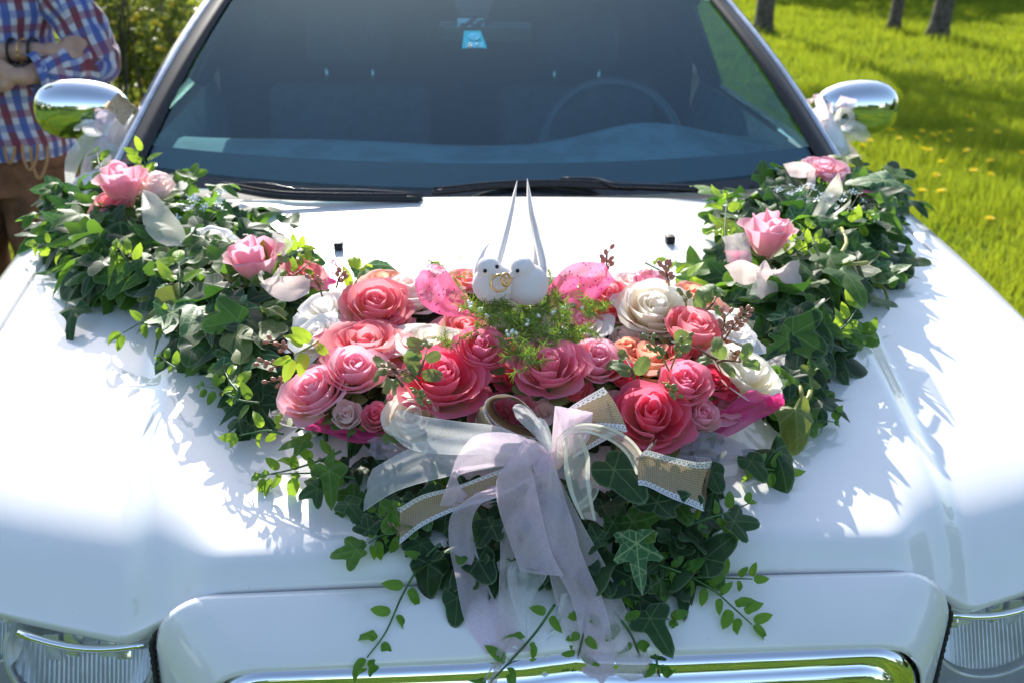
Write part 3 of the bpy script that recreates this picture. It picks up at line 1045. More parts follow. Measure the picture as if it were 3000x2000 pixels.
# roof and body behind (beyond the frame, seen only from other positions)
V = []
for i in range(21):
    u_ = -1+2*i/20
    for j in range(12):
        y = 2.03+3.2*j/11
        zc = 1.385+0.05*math.sin(math.pi*min(1, (y-2.03)/3.2))
        V.append((u_*(0.655), y-0.06*abs(u_)**2.5 if j == 0 else y, zc-0.045*abs(u_)**3))
cp('roof', mesh('roof', V, [f[::-1] for f in grid_faces(21, 12)], M_PAINT))
for s in (-1, 1):
    # doors below the window line
    V = []
    for y in (1.50, 1.502, 2.0, 2.78, 2.80, 4.0, 5.25):
        V += [(s*0.855, y, 1.005), (s*0.90, y, 0.995), (s*0.935, y, 0.955), (s*0.952, y, 0.80), (s*0.955, y, 0.55), (s*0.93, y, 0.30)]
    F = grid_faces(7, 6)
    cp('door', mesh('door', V, F if s < 0 else [f[::-1] for f in F], M_PAINT))
    V = [(s*0.80, 1.42, 1.05), (s*0.845, 1.55, 1.0), (s*0.845, 2.70, 1.0), (s*0.675, 2.70, 1.345), (s*0.675, 2.06, 1.335)]
    cp('side_window', mesh('side_window', V, [(0, 1, 2, 3, 4)], M_GLASS2, smooth=False))
    V, F = tube_geo([(s*0.845, 2.72, 1.0), (s*0.70, 2.72, 1.32), (s*0.665, 2.72, 1.36)], 0.035, 8)
    cp('door_pillar', mesh('door_pillar', V, F, M_BLACKGLOSS))
    V = [(s*0.845, 2.75, 1.0), (s*0.845, 5.2, 1.0), (s*0.675, 4.9, 1.36), (s*0.675, 2.75, 1.36)]
    cp('rear_side_window', mesh('rear_side_window', V, [(0, 1, 2, 3)], M_BLACKGLOSS, smooth=False))
    V, F = tube_geo([(s*0.66, 2.0, 1.355), (s*0.672, 2.4, 1.372), (s*0.675, 3.4, 1.385), (s*0.675, 4.9, 1.37)], 0.020, 8)
    cp('roof_rail', mesh('roof_rail', V, F, M_PILLAR))
    # inner door card
    V = []
    for y in (1.45, 2.72):
        V += [(s*0.80, y, 1.02), (s*0.79, y, 0.99), (s*0.76, y, 0.90), (s*0.75, y, 0.4)]
    F = grid_faces(2, 4)
    cp('door_card', mesh('door_card', V, F, M_DASH))
cp('boot_panel', bevel_mesh('boot_panel', box_geo((0, 5.35, 0.75), (1.80, 0.7, 0.50)), M_PAINT, 0.06, 3))
cp('partition', mesh('partition', *box_geo((0, 2.85, 0.85), (1.60, 0.03, 1.06)), M_DARKCLOTH, smooth=False))
cp('cabin_floor', mesh('cabin_floor', *box_geo((0, 2.1, 0.34), (1.75, 1.7, 0.05)), M_DARKCLOTH, smooth=False))
cp('headlining', mesh('headlining', *box_geo((0, 2.45, 1.335), (1.22, 0.78, 0.012)), M_DARKCLOTH, smooth=False))
cp('body_floor', mesh('body_floor', *box_geo((0, 3.0, 0.24), (1.7, 4.9, 0.08)), M_RUBBER, smooth=False))
# wheels
for s in (-1, 1):
    for y in (0.80, 4.6):
        w = bpy.data.objects.new('wheel', None); COL.objects.link(w); w.parent = car; w.location = (s*0.84, y, 0.33)
        V = []
        for k in range(36):
            a = 2*math.pi*k/36
            for (r_, x) in ((0.22, -0.10), (0.31, -0.105), (0.335, -0.085), (0.34, 0), (0.335, 0.085), (0.31, 0.105), (0.22, 0.10)):
                V.append((x, math.cos(a)*r_, math.sin(a)*r_))
        link('tyre', mesh('tyre', V, grid_faces(36, 7, True), M_RUBBER), w)
        parts = [tube_geo([(-0.08*s, 0, 0), (0.09*s, 0, 0)], 0.06, 14)]
        for k in range(7):
            a = 2*math.pi*k/7
            parts.append(tube_geo([(0.085*s, 0, 0), (0.07*s, math.cos(a)*0.225, math.sin(a)*0.225)], 0.02, 6))
        link('rim', mesh('rim', *join_geo(parts), M_CHROME), w)

# inside: dashboard, wheel, seats, mirror
V = []
for i in range(41):
    x = -0.74+1.48*i/40
    hump = 0.055*math.exp(-((x-0.42)/0.20)**2)
    cup = 0.012*math.exp(-((x+0.36)/0.25)**2)
    yo = 0.10*(abs(x)/0.74)**2.2
    for (y, z, k) in ((1.30, 1.00, 0), (1.42, 1.012, 0.1), (1.55, 1.02, 0.5), (1.66, 1.025, 1.0), (1.73, 1.015, 1.0), (1.76, 0.985, 0.6), (1.77, 0.90, 0.1), (1.74, 0.6, 0)):
        V.append((x, y+yo, z+hump*k+cup*k))
cp('dashboard', mesh('dashboard', V, [f[::-1] for f in grid_faces(41, 8)], M_DASH))
# pale papers on the dash shelf
for nm, pts in (('paper_sheet', [tuple(atZ(*q, 1.05)) for q in ((508, 478), (600, 477), (700, 458), (510, 466))]),):
    cp(nm, mesh(nm, pts, [(0, 1, 2, 3)], simple('white_paper', (0.8, 0.82, 0.8), 0.5), smooth=False))
sw = bpy.data.objects.new('steering_wheel', None); COL.objects.link(sw); sw.parent = car
sw.location = (0.375, 1.96, 0.955); sw.rotation_euler = (RAD(62), 0, 0)
pts = [(0.19*math.cos(2*math.pi*k/48), 0.19*math.sin(2*math.pi*k/48), 0) for k in range(49)]
M_WHEEL = simple('steering_wheel_leather', (0.05, 0.055, 0.06), 0.35)
link('rim', tube('rim', pts, 0.015, M_WHEEL, 8), sw)
link('hub', mesh('hub', *ellipsoid_geo((0, 0, -0.02), (0.075, 0.06, 0.03)), M_WHEEL), sw)
for a in (0.15, math.pi-0.15, -math.pi/2):
    link('spoke', tube('spoke', [(0, 0, -0.02), (0.185*math.cos(a), 0.185*math.sin(a), 0)], 0.012, M_WHEEL, 6), sw)
for s in (-1, 1):
    st = bpy.data.objects.new('seat', None); COL.objects.link(st); st.parent = car; st.location = (s*0.357, 2.45, 0.0)
    link('backrest', bevel_mesh('backrest', box_geo((0, 0.08, 0.72), (0.50, 0.14, 0.62), Matrix.Rotation(RAD(-12), 3, 'X')), M_SEAT, 0.05, 4), st)
    link('headrest', bevel_mesh('headrest', box_geo((0, 0.13, 1.17), (0.26, 0.10, 0.17), Matrix.Rotation(RAD(-6), 3, 'X')), M_SEAT, 0.04, 4), st)
    link('seat_base', bevel_mesh('seat_base', box_geo((0, -0.2, 0.45), (0.5, 0.5, 0.14)), M_SEAT, 0.04, 3), st)
    for q in (-1, 1):
        link('headrest_post', tube('headrest_post', [(q*0.071, 0.115, 1.00), (q*0.071, 0.115, 1.10)], 0.0055, M_STEEL, 8), st)
mir = bpy.data.objects.new('inside_mirror', None); COL.objects.link(mir); mir.parent = car
p = screen_pt(0.03, 0.80)
mir.location = (p.x, p.y+0.05, p.z-0.06)
link('mirror_body', bevel_mesh('mirror_body', box_geo((0, 0, 0), (0.24, 0.03, 0.055)), M_BLACKGLOSS, 0.012, 3), mir)
link('mirror_arm', tube('mirror_arm', [(0, 0, 0), (0, 0.0, 0.06)], 0.01, M_BLACKGLOSS, 8), mir)
# sensor housing behind the top of the screen
def on_screen(px, py, off=-0.004):
    """point on the windscreen met by the sight line"""
    d = ray(px, py)
    best = None
    t = 2.2
    while t < 4.0:
        p = CAM_P+d*t
        v = (p.y-1.245)/(2.03-1.245)
        q = screen_pt(max(-1, min(1, p.x/(0.775-0.145*max(0, min(1, v))))), max(0, min(1.1, v)))
        if p.z < q.z+off: return p
        t += 0.004
    return p
V = [on_screen(*q, -0.006) for q in ((1335, 18), (1440, 18), (1422, 48), (1353, 48))] + [on_screen(*q, -0.006) for q in ((1325, -30), (1455, -30))]
cp('sensor_cover', mesh('sensor_cover', V, [(0, 1, 2, 3), (4, 5, 1, 0)], M_COVER, smooth=False))
V = [on_screen(*q, -0.005) for q in ((1340, 54), (1420, 55), (1420, 81), (1340, 80))]
t = NT('grey_toll_label')
n = t.noise(30, 3, vec=t.coord())
M_TOLL = t.done(t.pbr(t.mix(t.ramp(n, 0.45, 0.55), (0.20, 0.26, 0.30), (0.02, 0.02, 0.03)), 1.0, 0, 0.0))
cp('toll_label', mesh('toll_label', V, [(0, 1, 2, 3)], M_TOLL, smooth=False))
V = [on_screen(*q, -0.003) for q in ((1360, 91), (1408, 91), (1427, 142), (1354, 142))]
M_TEAL = simple('teal_label', (0.0, 0.50, 0.55), 1.0, var=0.05, spec=0.0)
stk = cp('test_label', mesh('test_label', V, [(0, 1, 2, 3)], M_TEAL, smooth=False))
M_PALE = simple('pale_print', (0.30, 0.62, 0.72), 1.0, var=0.05, spec=0.0)
Vc = [on_screen(1388+19*math.cos(a), 107+11*math.sin(a), -0.001) for a in [2*math.pi*k/20 for k in range(20)]]
cp('label_disc', mesh('label_disc', Vc, [tuple(range(20))], M_PALE, smooth=False), stk)
Vc = [on_screen(*q, -0.001) for q in ((1364, 124), (1414, 124), (1418, 140), (1364, 140))]
cp('label_field', mesh('label_field', Vc, [(0, 1, 2, 3)], M_PALE, smooth=False), stk)
M_INK = simple('dark_print', (0.05, 0.08, 0.1), 0.6)
def px_strokes(name, strokes, w, parent):
    parts = []
    for (x0, y0, x1, y1) in strokes:
        dx, dy = x1-x0, y1-y0
        L = math.hypot(dx, dy) or 1
        nx, ny = -dy/L*w/2, dx/L*w/2
        parts.append(([on_screen(x0+nx, y0+ny, 0.001), on_screen(x1+nx, y1+ny, 0.001), on_screen(x1-nx, y1-ny, 0.001), on_screen(x0-nx, y0-ny, 0.001)], [(0, 1, 2, 3)]))
    V, F = join_geo(parts)
    return cp(name, mesh(name, V, F, M_INK, smooth=False), parent)
px_strokes('letter_b', [(1374, 128, 1374, 137), (1374, 128, 1382, 128), (1374, 132.5, 1382, 132.5), (1374, 137, 1382, 137), (1382, 128, 1382, 137)], 2, stk)
px_strokes('digits', [(1395, 130, 1398, 127), (1398, 127, 1398, 137), (1403, 130, 1406, 127), (1406, 127, 1406, 137)], 2, stk)

# wipers
def wiper(name, arm, blade):
    r_ = bpy.data.objects.new(name, None); COL.objects.link(r_); r_.parent = car
    A = [on_screen(x, y, o) for x, y, o in arm]
    link('arm', tube('arm', catmull(A, 14), [0.010-0.0004*i for i in range(14)], M_BLACKGLOSS, 6), r_)
    B = [on_screen(x, y, o) for x, y, o in blade]
    link('blade', tube('blade', catmull(B, 20), 0.007, M_RUBBER, 6), r_)
    C = [p+Vector((0, 0.004, 0.008)) for p in B]
    link('blade_spine', tube('blade_spine', catmull(C, 20), 0.003, M_BLACKGLOSS, 6), r_)
wiper('wiper', [(1238, 578, .004), (1060, 566, .008), (880, 562, .008), (790, 545, .010), (700, 540, .008)], [(650, 548, .004), (800, 575, .004), (960, 582, .004), (1230, 584, .004)])
wiper('wiper', [(2085, 556, .004), (1880, 548, .008), (1800, 545, .010), (1740, 528, .010), (1640, 526, .008)], [(1270, 566, .004), (1450, 548, .004), (1640, 543, .004), (1860, 552, .004)])
# washer jets
for (a, b) in ((992, 722), (1962, 703)):
    p = H(a, b+4, 0.003)
    n_ = bpy.data.objects.new('washer_jet', None); COL.objects.link(n_); n_.parent = car; n_.location = p
    link('jet_body', bevel_mesh('jet_body', box_geo((0, 0, 0.004), (0.017, 0.022, 0.014)), M_RUBBER, 0.003, 2), n_)
    link('jet_nozzle', mesh('jet_nozzle', *ellipsoid_geo((0, 0.011, 0.005), (0.004, 0.003, 0.003), seg=8, ring=5), M_BLACKGLOSS), n_)
# door mirrors
def door_mirror(s, c, r):
    r_ = bpy.data.objects.new('door_mirror', None); COL.objects.link(r_); r_.parent = car
    rot = Matrix.Rotation(RAD(-6*s), 3, 'Z')
    V, F = ellipsoid_geo((0, 0, 0), (1, 1, 1), seg=32, ring=20)
    W = []
    for v in V:
        x, y, z = v
        x *= 1.0; 
        e = 1.0
        xx = math.copysign(abs(x)**0.85, x)
        zz = math.copysign(abs(z)**0.85, z)
        y2 = y if y < 0 else y*0.25
        W.append(Vector(c)+rot @ Vector((xx*r[0], y2*r[1], zz*r[2]*(1+0.12*xx*s))))
    link('mirror_housing', mesh('mirror_housing', W, F, M_CHROME), r_)
    g_ = ellipsoid_geo(Vector(c)+Vector((0, 0.022, 0)), (r[0]*0.85, 0.008, r[2]*0.82), seg=24, ring=12)
    link('mirror_glass', mesh('mirror_glass', *g_, M_CHROME), r_)
    link('mirror_foot', tube('mirror_foot', [tuple(Vector(c)+Vector((-s*0.09, 0, -0.015))), (s*0.86, 1.60, 1.02)], [0.032, 0.04], M_PAINT, 10), r_)
cl = atY(243, 320, 1.66); cr = atY(2508, 316, 1.70)
door_mirror(-1, cl, (0.108, 0.06, 0.068))
door_mirror(1, cr, (0.105, 0.06, 0.068))
print('mirrors', cl, cr)
#PART3
# ------------------------------------------------------------------ leaves
def leaf_mesh(name, mat, lobes, base=0.28, power=1.6, notch=0.35, droop=0.10, fold=0.16, wav=0.05, seedv=0, nt=36, serr=0.0):
    """one leaf: unit length about 1, stalk at the origin, tip towards +Y; lobes = (angle from tip, length, width)"""
    rr_ = random.Random(seedv)
    ph = [rr_.uniform(0, 6.28) for _ in range(4)]
    C = (0.0, 0.30)
    V, UV, ED = [(C[0], C[1], 0.0)], [(0.5, 0.5)], [0.0]
    rings = 4
    for k in range(nt):
        th = 2*math.pi*k/nt
        r = base
        for (a, L, w) in lobes:
            for sg in ((1, -1) if a else (1,)):
                d = abs((th-math.pi/2-sg*RAD(a)+math.pi) % (2*math.pi)-math.pi)
                r = max(r, base+(L-base)*math.exp(-(d/RAD(w))**power))
        # notch at the stalk
        d = abs((th+math.pi/2+math.pi) % (2*math.pi)-math.pi)
        r *= 1-notch*math.exp(-(d/0.35)**2)
        if serr: r *= 1+serr*(-1)**k
        for q in range(1, rings+1):
            f = q/rings
            x = C[0]+math.cos(th)*r*f
            y = C[1]+math.sin(th)*r*f
            rad = math.hypot(x-C[0], y-C[1])
            z = -droop*(rad/0.6)**2*1.0 + fold*abs(x)*0.8 - fold*0.6*abs(x)**2*2
            z += wav*f*f*math.sin(th*3+ph[0]) + wav*0.6*f*f*math.sin(th*5+ph[1])
            z += -0.22*droop/0.1*max(0, y-0.55)**2
            V.append((x, y, z)); UV.append((0.5+(x-C[0])*0.6, 0.5+(y-C[1])*0.6)); ED.append(f)
    F = []
    for k in range(nt):
        k2 = (k+1) % nt
        a, b = 1+k*rings, 1+k2*rings
        F.append((0, a, b))
        for q in range(rings-1):
            F.append((a+q, a+q+1, b+q+1, b+q))
    return mesh(name, V, F, mat, True, {'edge': ED}, UV)

STAR = [(0, 0.82, 19), (58, 0.68, 18), (114, 0.50, 18)]
STAR2 = [(0, 0.90, 17), (56, 0.60, 17), (112, 0.48, 18)]
ROUND3 = [(0, 0.66, 27), (70, 0.60, 23)]
HEART = [(0, 0.72, 34), (100, 0.44, 42)]
ARROW = [(0, 0.92, 22), (95, 0.48, 26)]
OVAL = [(0, 0.66, 42)]
shapes = {'star': (STAR, 1.45, 0.30, 0.35), 'star2': (STAR2, 1.35, 0.27, 0.3), 'round': (ROUND3, 2.2, 0.30, 0.45), 'heart': (HEART, 2.0, 0.36, 0.4), 'arrow': (ARROW, 1.7, 0.30, 0.35)}
MATS = {'g': M_IVY, 'd': M_IVY_DARK, 'l': M_IVY_LIME, 'v': M_IVY_STAR}
LEAF = {}
for sn, (lb, pw, bs, nc) in shapes.items():
    for mk, mt in MATS.items():
        for va in range(2):
            LEAF[(sn, mk, va)] = leaf_mesh('leaf', mt, lb, bs, pw, nc, 0.08+0.10*va, 0.22-0.3*va, 0.035+0.045*va, hash((sn, va)) % 97 if False else len(sn)*7+va)
OVALG = [leaf_mesh('leaf', M_BOX, [(0, 0.74, 30)], 0.235, 1.25, 0.0, 0.10, 0.6, 0.0, 3, 20), leaf_mesh('leaf', M_BOX, [(0, 0.70, 34)], 0.23, 1.3, 0.0, 0.2, 0.45, 0.04, 4, 20)]
OVALL = [leaf_mesh('leaf', M_BOX_LIME, [(0, 0.74, 30)], 0.235, 1.25, 0.0, 0.10, 0.6, 0.0, 3, 20), leaf_mesh('leaf', M_BOX_LIME, [(0, 0.70, 34)], 0.23, 1.3, 0.0, 0.2, 0.45, 0.04, 4, 20)]
ROSEL = [leaf_mesh('leaf', M_ROSELEAF, [(0, 0.62, 52)], 0.30, 2.0, 0.0, 0.12, 0.3, 0.03, 3, 40, 0.035), leaf_mesh('leaf', M_ROSELEAF, [(0, 0.66, 50)], 0.28, 2.0, 0.0, 0.2, 0.2, 0.05, 5, 40, 0.035)]
def pick_leaf(kind=None, col=None):
    sn = kind or random.choices(['star', 'star2', 'round', 'heart', 'arrow'], [4, 4, 4, 1.2, 1.6])[0]
    ck = col or random.choices(['g', 'd', 'l', 'v'], [5, 5, 0.5, 1.2])[0]
    return LEAF[(sn, ck, random.randint(0, 1))]

def basis(tip, nrm):
    """rotation with local +Y along tip and +Z near nrm"""
    y = Vector(tip).normalized()
    z = Vector(nrm)
    z = (z - y*z.dot(y)).normalized()
    x = y.cross(z)
    m = Matrix((x, y, z)).transposed()
    return m

def put(me, name, root, P, tip, nrm, size, center=True):
    R_ = basis(tip, nrm)
    o = link(name, me, root)
    P = Vector(P)
    if center: P = P - R_ @ Vector((0, 0.3*size, 0))
    loc = P - root.location
    o.matrix_basis = Matrix.Translation(loc) @ R_.to_4x4() @ Matrix.Diagonal((size*random.uniform(0.84, 1.12), size, size*random.choice((0.5, 1, 1.6, 2.3, -0.8)), 1))
    return o

def in_poly(x, y, poly):
    c = False
    j = len(poly)-1
    for i in range(len(poly)):
        xi, yi = poly[i]; xj, yj = poly[j]
        if (yi > y) != (yj > y) and x < (xj-xi)*(y-yi)/(yj-yi)+xi: c = not c
        j = i
    return c
def edge_dist(x, y, poly):
    d = 1e9
    for i in range(len(poly)):
        x0, y0 = poly[i]; x1, y1 = poly[(i+1) % len(poly)]
        dx, dy = x1-x0, y1-y0
        t_ = max(0, min(1, ((x-x0)*dx+(y-y0)*dy)/(dx*dx+dy*dy+1e-9)))
        d = min(d, math.hypot(x-x0-dx*t_, y-y0-dy*t_))
    return d

BOXK = ([0.05, 0.30, 0.06],)
def fill_ivy(root, poly, n_top, n_low, hmax, size=(0.042, 0.072), rim=95, lime=0.05, bright=1.0):
    """leaves through a mound whose outline is poly; the ones on top are parts, the inner filling is one part"""
    cx = sum(p[0] for p in poly)/len(poly); cy = sum(p[1] for p in poly)/len(poly)
    x0, x1 = min(p[0] for p in poly), max(p[0] for p in poly)
    y0, y1 = min(p[1] for p in poly), max(p[1] for p in poly)
    grid = []
    step = math.sqrt((x1-x0)*(y1-y0)/(n_top*1.9))
    yy = y0
    while yy < y1:
        xx = x0
        while xx < x1:
            a, b = xx+random.uniform(-.5, .5)*step, yy+random.uniform(-.5, .5)*step
            if in_poly(a, b, poly): grid.append((a, b))
            xx += step
        yy += step
    random.shuffle(grid)
    for (a, b) in grid[:n_top]:
        d = edge_dist(a, b, poly)
        m = math.sqrt(min(1, d/rim))
        h = 0.012 + hmax*m*random.uniform(0.75, 1.05)
        P = H(a, b, h)
        # outward direction on the ground plane
        i = min(range(len(poly)), key=lambda k: (poly[k][0]-a)**2+(poly[k][1]-b)**2)
        O = H(*poly[i], 0.02)-H(cx+(poly[i][0]-cx)*0.3, cy+(poly[i][1]-cy)*0.3, 0.02)
        O.z = 0
        O = O.normalized() if O.length > 1e-4 else Vector((0, -1, 0))
        ang = random.uniform(-1.3, 1.3)
        O = Matrix.Rotation(ang, 3, 'Z') @ (O*0.6+Vector((random.uniform(-.3, .3), -0.55, 0))).normalized()
        droop = 0.15 + 0.75*(1-m) + random.uniform(-0.35, 0.3)
        tip = O*math.cos(droop)+Vector((0, 0, -math.sin(droop)))
        nrm = Vector((random.gauss(0, 0.42), random.gauss(-0.5, 0.45), 1))+O*(1-m)*0.5
        s = random.uniform(*size)
        col = random.choices(['g', 'd', 'l', 'v'], [4.5, 5, lime*10, 0.8])[0]
        put(pick_leaf(None, col), 'leaf', root, P, tip, nrm, s)
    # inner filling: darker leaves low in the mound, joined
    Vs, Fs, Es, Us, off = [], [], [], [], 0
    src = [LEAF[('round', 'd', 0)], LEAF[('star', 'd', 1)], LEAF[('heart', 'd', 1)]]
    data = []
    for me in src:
        v = np.empty(len(me.vertices)*3, dtype=np.float32); me.vertices.foreach_get('co', v)
        f = [tuple(p.vertices) for p in me.polygons]
        e = np.empty(len(me.vertices), dtype=np.float32); me.attributes['edge'].data.foreach_get('value', e)
        data.append((v.reshape(-1, 3), f, e))
    k = 0
    tries = 0
    while k < n_low and tries < n_low*20:
        tries += 1
        a, b = random.uniform(x0, x1), random.uniform(y0, y1)
        if not in_poly(a, b, poly): continue
        d = edge_dist(a, b, poly)
        m = math.sqrt(min(1, d/rim))
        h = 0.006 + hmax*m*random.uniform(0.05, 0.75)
        P = H(a, b, h)-root.location
        an = random.uniform(0, 6.28)
        tip = Vector((math.cos(an), math.sin(an), random.uniform(-.7, .2)))
        R_ = np.array(basis(tip, (random.gauss(0, .5), random.gauss(-.1, .5), 1)))
        v, f, e = random.choice(data)
        s = random.uniform(*size)
        Vs.append(v @ R_.T*s+np.array(P)); Fs += [tuple(i+off for i in ff) for ff in f]; Es.append(e); off += len(v)
        k += 1
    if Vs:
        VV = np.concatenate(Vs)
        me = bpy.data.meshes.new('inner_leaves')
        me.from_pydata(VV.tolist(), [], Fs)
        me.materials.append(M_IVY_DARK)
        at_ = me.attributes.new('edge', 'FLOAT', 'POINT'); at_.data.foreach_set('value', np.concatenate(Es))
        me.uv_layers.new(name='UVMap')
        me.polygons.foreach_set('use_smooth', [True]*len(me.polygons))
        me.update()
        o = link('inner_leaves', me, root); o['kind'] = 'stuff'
    # dark wire frame and base underneath
    return root

def base_strip(root, pts, h, w):
    P = [H(a, b, 0.018)-root.location for a, b in pts]
    o = link('vine', tube('vine', catmull(P, 20), w, M_FOAM, 8), root)

LPOLY = [(78,640),(120,560),(160,520),(330,500),(400,480),(470,490),(560,495),(640,560),(720,595),(800,640),(885,680),(900,740),(985,770),(980,840),(930,900),(900,960),(870,1040),(835,1100),(840,1190),(800,1250),(735,1245),(690,1180),(620,1110),(540,1080),(500,1000),(455,930),(380,905),(290,905),(235,900),(195,850),(150,760),(90,700)]
RPOLY = [(2060,590),(2110,570),(2200,500),(2290,440),(2370,450),(2470,440),(2560,480),(2640,480),(2690,580),(2690,660),(2640,700),(2665,790),(2620,850),(2560,880),(2490,900),(2540,985),(2480,1050),(2410,1090),(2420,1180),(2380,1250),(2300,1230),(2250,1150),(2200,1080),(2180,1000),(2100,930),(2030,860),(1940,825),(1960,790),(2060,770),(2080,700),(2045,640)]
def shrink(poly, d):
    out = []
    n = len(poly)
    for i in range(n):
        ax_, ay_ = poly[i-1]; bx_, by_ = poly[(i+1) % n]
        L = math.hypot(bx_-ax_, by_-ay_)
        out.append((poly[i][0]-(by_-ay_)/L*d, poly[i][1]+(bx_-ax_)/L*d))
    return out
CPOLY = [(860,1285),(1050,1300),(1300,1350),(1600,1420),(1800,1400),(2000,1400),(2120,1330),(2250,1290),(2290,1340),(2120,1420),(2100,1500),(2170,1560),(2130,1680),(2000,1730),(1900,1800),(1760,1760),(1690,1800),(1600,1730),(1480,1720),(1360,1700),(1250,1660),(1180,1600),(1120,1560),(1050,1500),(960,1440),(900,1400),(860,1340)]
def thing_at(name, px, py, label, cat, group=None, h=0.0):
    return empty(name, H(px, py, h), label, cat, group)
gl = thing_at('ivy_garland', 450, 720, 'ivy garland on the left of the bonnet reaching from the wing to the roses', 'garland', 'ivy garlands on the bonnet')
fill_ivy(gl, [(a, b-14) for a, b in shrink(LPOLY, 38)], 190, 240, 0.076, (0.054, 0.090), lime=0.05)
gr = thing_at('ivy_garland', 2350, 750, 'ivy garland on the right of the bonnet reaching towards the lawn side mirror', 'garland', 'ivy garlands on the bonnet')
fill_ivy(gr, [(a, b-10) for a, b in shrink(RPOLY, 34)], 180, 240, 0.076, (0.052, 0.094), lime=0.04)
gc = thing_at('ivy_garland', 1550, 1520, 'dark ivy foliage under the roses and ribbons at the front of the bonnet', 'garland', 'ivy garlands on the bonnet')
fill_ivy(gc, shrink(CPOLY, 26), 52, 150, 0.03, (0.036, 0.062), 60, 0.0)

# leaves one can pick out: (x, y, pixels long, direction the tip points in the picture, shape, colour, height, lean to the camera)
hero = [
 (gl, 505, 915, 135, -100, 'star', 'v', .05, .5), (gl, 1060, 785, 135, 20, 'star2', 'v', .05, .5), (gl, 620, 740, 95, 170, 'star', 'l', .07, .5), (gl, 690, 985, 120, -60, 'heart', 'l', .075, .2),
 (gl, 800, 960, 100, -120, 'heart', 'l', .075, .2), (gl, 790, 905, 80, 30, 'round', 'l', .09, .3), (gl, 640, 795, 85, -80, 'star', 'l', .07, .5), (gl, 300, 770, 120, 170, 'arrow', 'd', .06, .1), (gl, 570, 1010, 110, -110, 'heart', 'd', .06, .3),
 (gl, 215, 905, 110, -115, 'arrow', 'd', .02, .3), (gl, 600, 700, 100, -140, 'star', 'g', .085, .3), (gl, 145, 555, 70, 165, 'round', 'g', .05, .4), (gl, 90, 630, 70, 180, 'round', 'g', .05, .3), (gl, 640, 545, 90, 20, 'star', 'g', .07, .2), (gl, 560, 520, 80, 60, 'round', 'g', .07, .5), (gl, 850, 655, 80, 50, 'round', 'd', .05, .3),
 (gl, 420, 760, 110, 200, 'star', 'g', .08, .3), (gl, 260, 700, 105, 170, 'round', 'g', .08, .1), (gl, 680, 870, 90, -60, 'heart', 'd', .08, .4), (gl, 760, 1090, 90, -90, 'arrow', 'd', .05, .3), (gl, 700, 1230, 80, -150, 'round', 'd', .02, .3), (gl, 745, 1245, 70, -80, 'round', 'd', .015, .3),
 (gr, 2620, 515, 100, 40, 'star', 'g', .06, .5), (gr, 2590, 530, 150, 120, 'star', 'v', .07, .5), (gr, 2480, 470, 90, 95, 'star', 'l', .075, .5), (gr, 2080, 560, 90, 150, 'arrow', 'g', .06, .3), (gr, 2040, 790, 110, 110, 'star', 'g', .05, .4), (gr, 2180, 930, 130, 170, 'star2', 'd', .07, .2),
 (gr, 2300, 930, 130, 95, 'star', 'v', .07, .4), (gr, 2610, 800, 85, -80, 'round', 'g', .05, .4), (gr, 2640, 740, 90, -90, 'arrow', 'd', .03, .4), (gr, 2430, 750, 120, -60, 'arrow', 'g', .10, .3), (gr, 2475, 800, 140, -45, 'arrow', 'g', .10, .2), (gr, 2560, 880, 95, -10, 'heart', 'd', .04, .2), (gr, 2480, 970, 90, -20, 'round', 'g', .05, .3),
 (gr, 2330, 1200, 130, -80, 'heart', 'l', .05, .6), (gr, 2395, 1180, 90, -60, 'round', 'd', .03, .4), (gr, 2280, 1110, 90, 190, 'round', 'g', .07, .3), (gr, 2390, 1070, 90, 30, 'round', 'g', .06, .3), (gr, 2270, 1320, 130, -60, 'heart', 'd', .03, .4), (gr, 2000, 590, 60, 120, 'arrow', 'g', .04, .3) if False else (gr, 2110, 650, 95, 100, 'round', 'd', .05, .3),
 (gc, 1800, 1375, 175, -45, 'heart', 'd', .075, .6), (gc, 1925, 1470, 150, 70, 'star', 'd', .06, .6), (gc, 2010, 1455, 105, 80, 'arrow', 'd', .05, .6), (gc, 1865, 1590, 165, -85, 'star2', 'v', .055, .7), (gc, 1750, 1575, 95, 170, 'round', 'd', .055, .6),
 (gc, 2150, 1525, 115, 0, 'round', 'd', .04, .5), (gc, 2065, 1635, 150, 40, 'heart', 'd', .03, .5), (gc, 1850, 1690, 140, -150, 'heart', 'd', .03, .5), (gc, 1905, 1810, 130, -60, 'arrow', 'd', .02, .4), (gc, 2080, 1380, 100, -60, 'heart', 'd', .04, .4),
 (gc, 1045, 1610, 115, 190, 'round', 'g', .03, .5), (gc, 1080, 1550, 80, 100, 'round', 'd', .04, .5), (gc, 1255, 1650, 115, -95, 'heart', 'd', .035, .5), (gc, 1020, 1475, 95, -50, 'arrow', 'd', .03, .5), (gc, 930, 1430, 85, 200, 'round', 'd', .03, .5), (gc, 965, 1380, 100, -85, 'arrow', 'g', .045, .6), (gc, 890, 1290, 90, 190, 'star', 'g', .05, .4),
 (gc, 1340, 1750, 110, -95, 'heart', 'd', .012, .4), (gc, 1640, 1470, 110, -70, 'arrow', 'd', .07, .6), (gc, 1440, 1540, 110, -120, 'round', 'd', .05, .5), (gc, 1400, 1640, 110, -60, 'heart', 'd', .04, .5), (gc, 1180, 1460, 100, 150, 'heart', 'd', .035, .4), (gc, 2200, 1350, 100, -50, 'heart', 'd', .04, .5), (gc, 1720, 1660, 100, -100, 'heart', 'd', .04, .5),
]
def pic_dir(px, py, ang, h, L=60):
    """unit vector lying on the surface, pointing at that angle in the picture (0 right, 90 up)"""
    a = H(px, py, h); b = H(px+math.cos(RAD(ang))*L, py-math.sin(RAD(ang))*L, h)
    return (b-a).normalized()
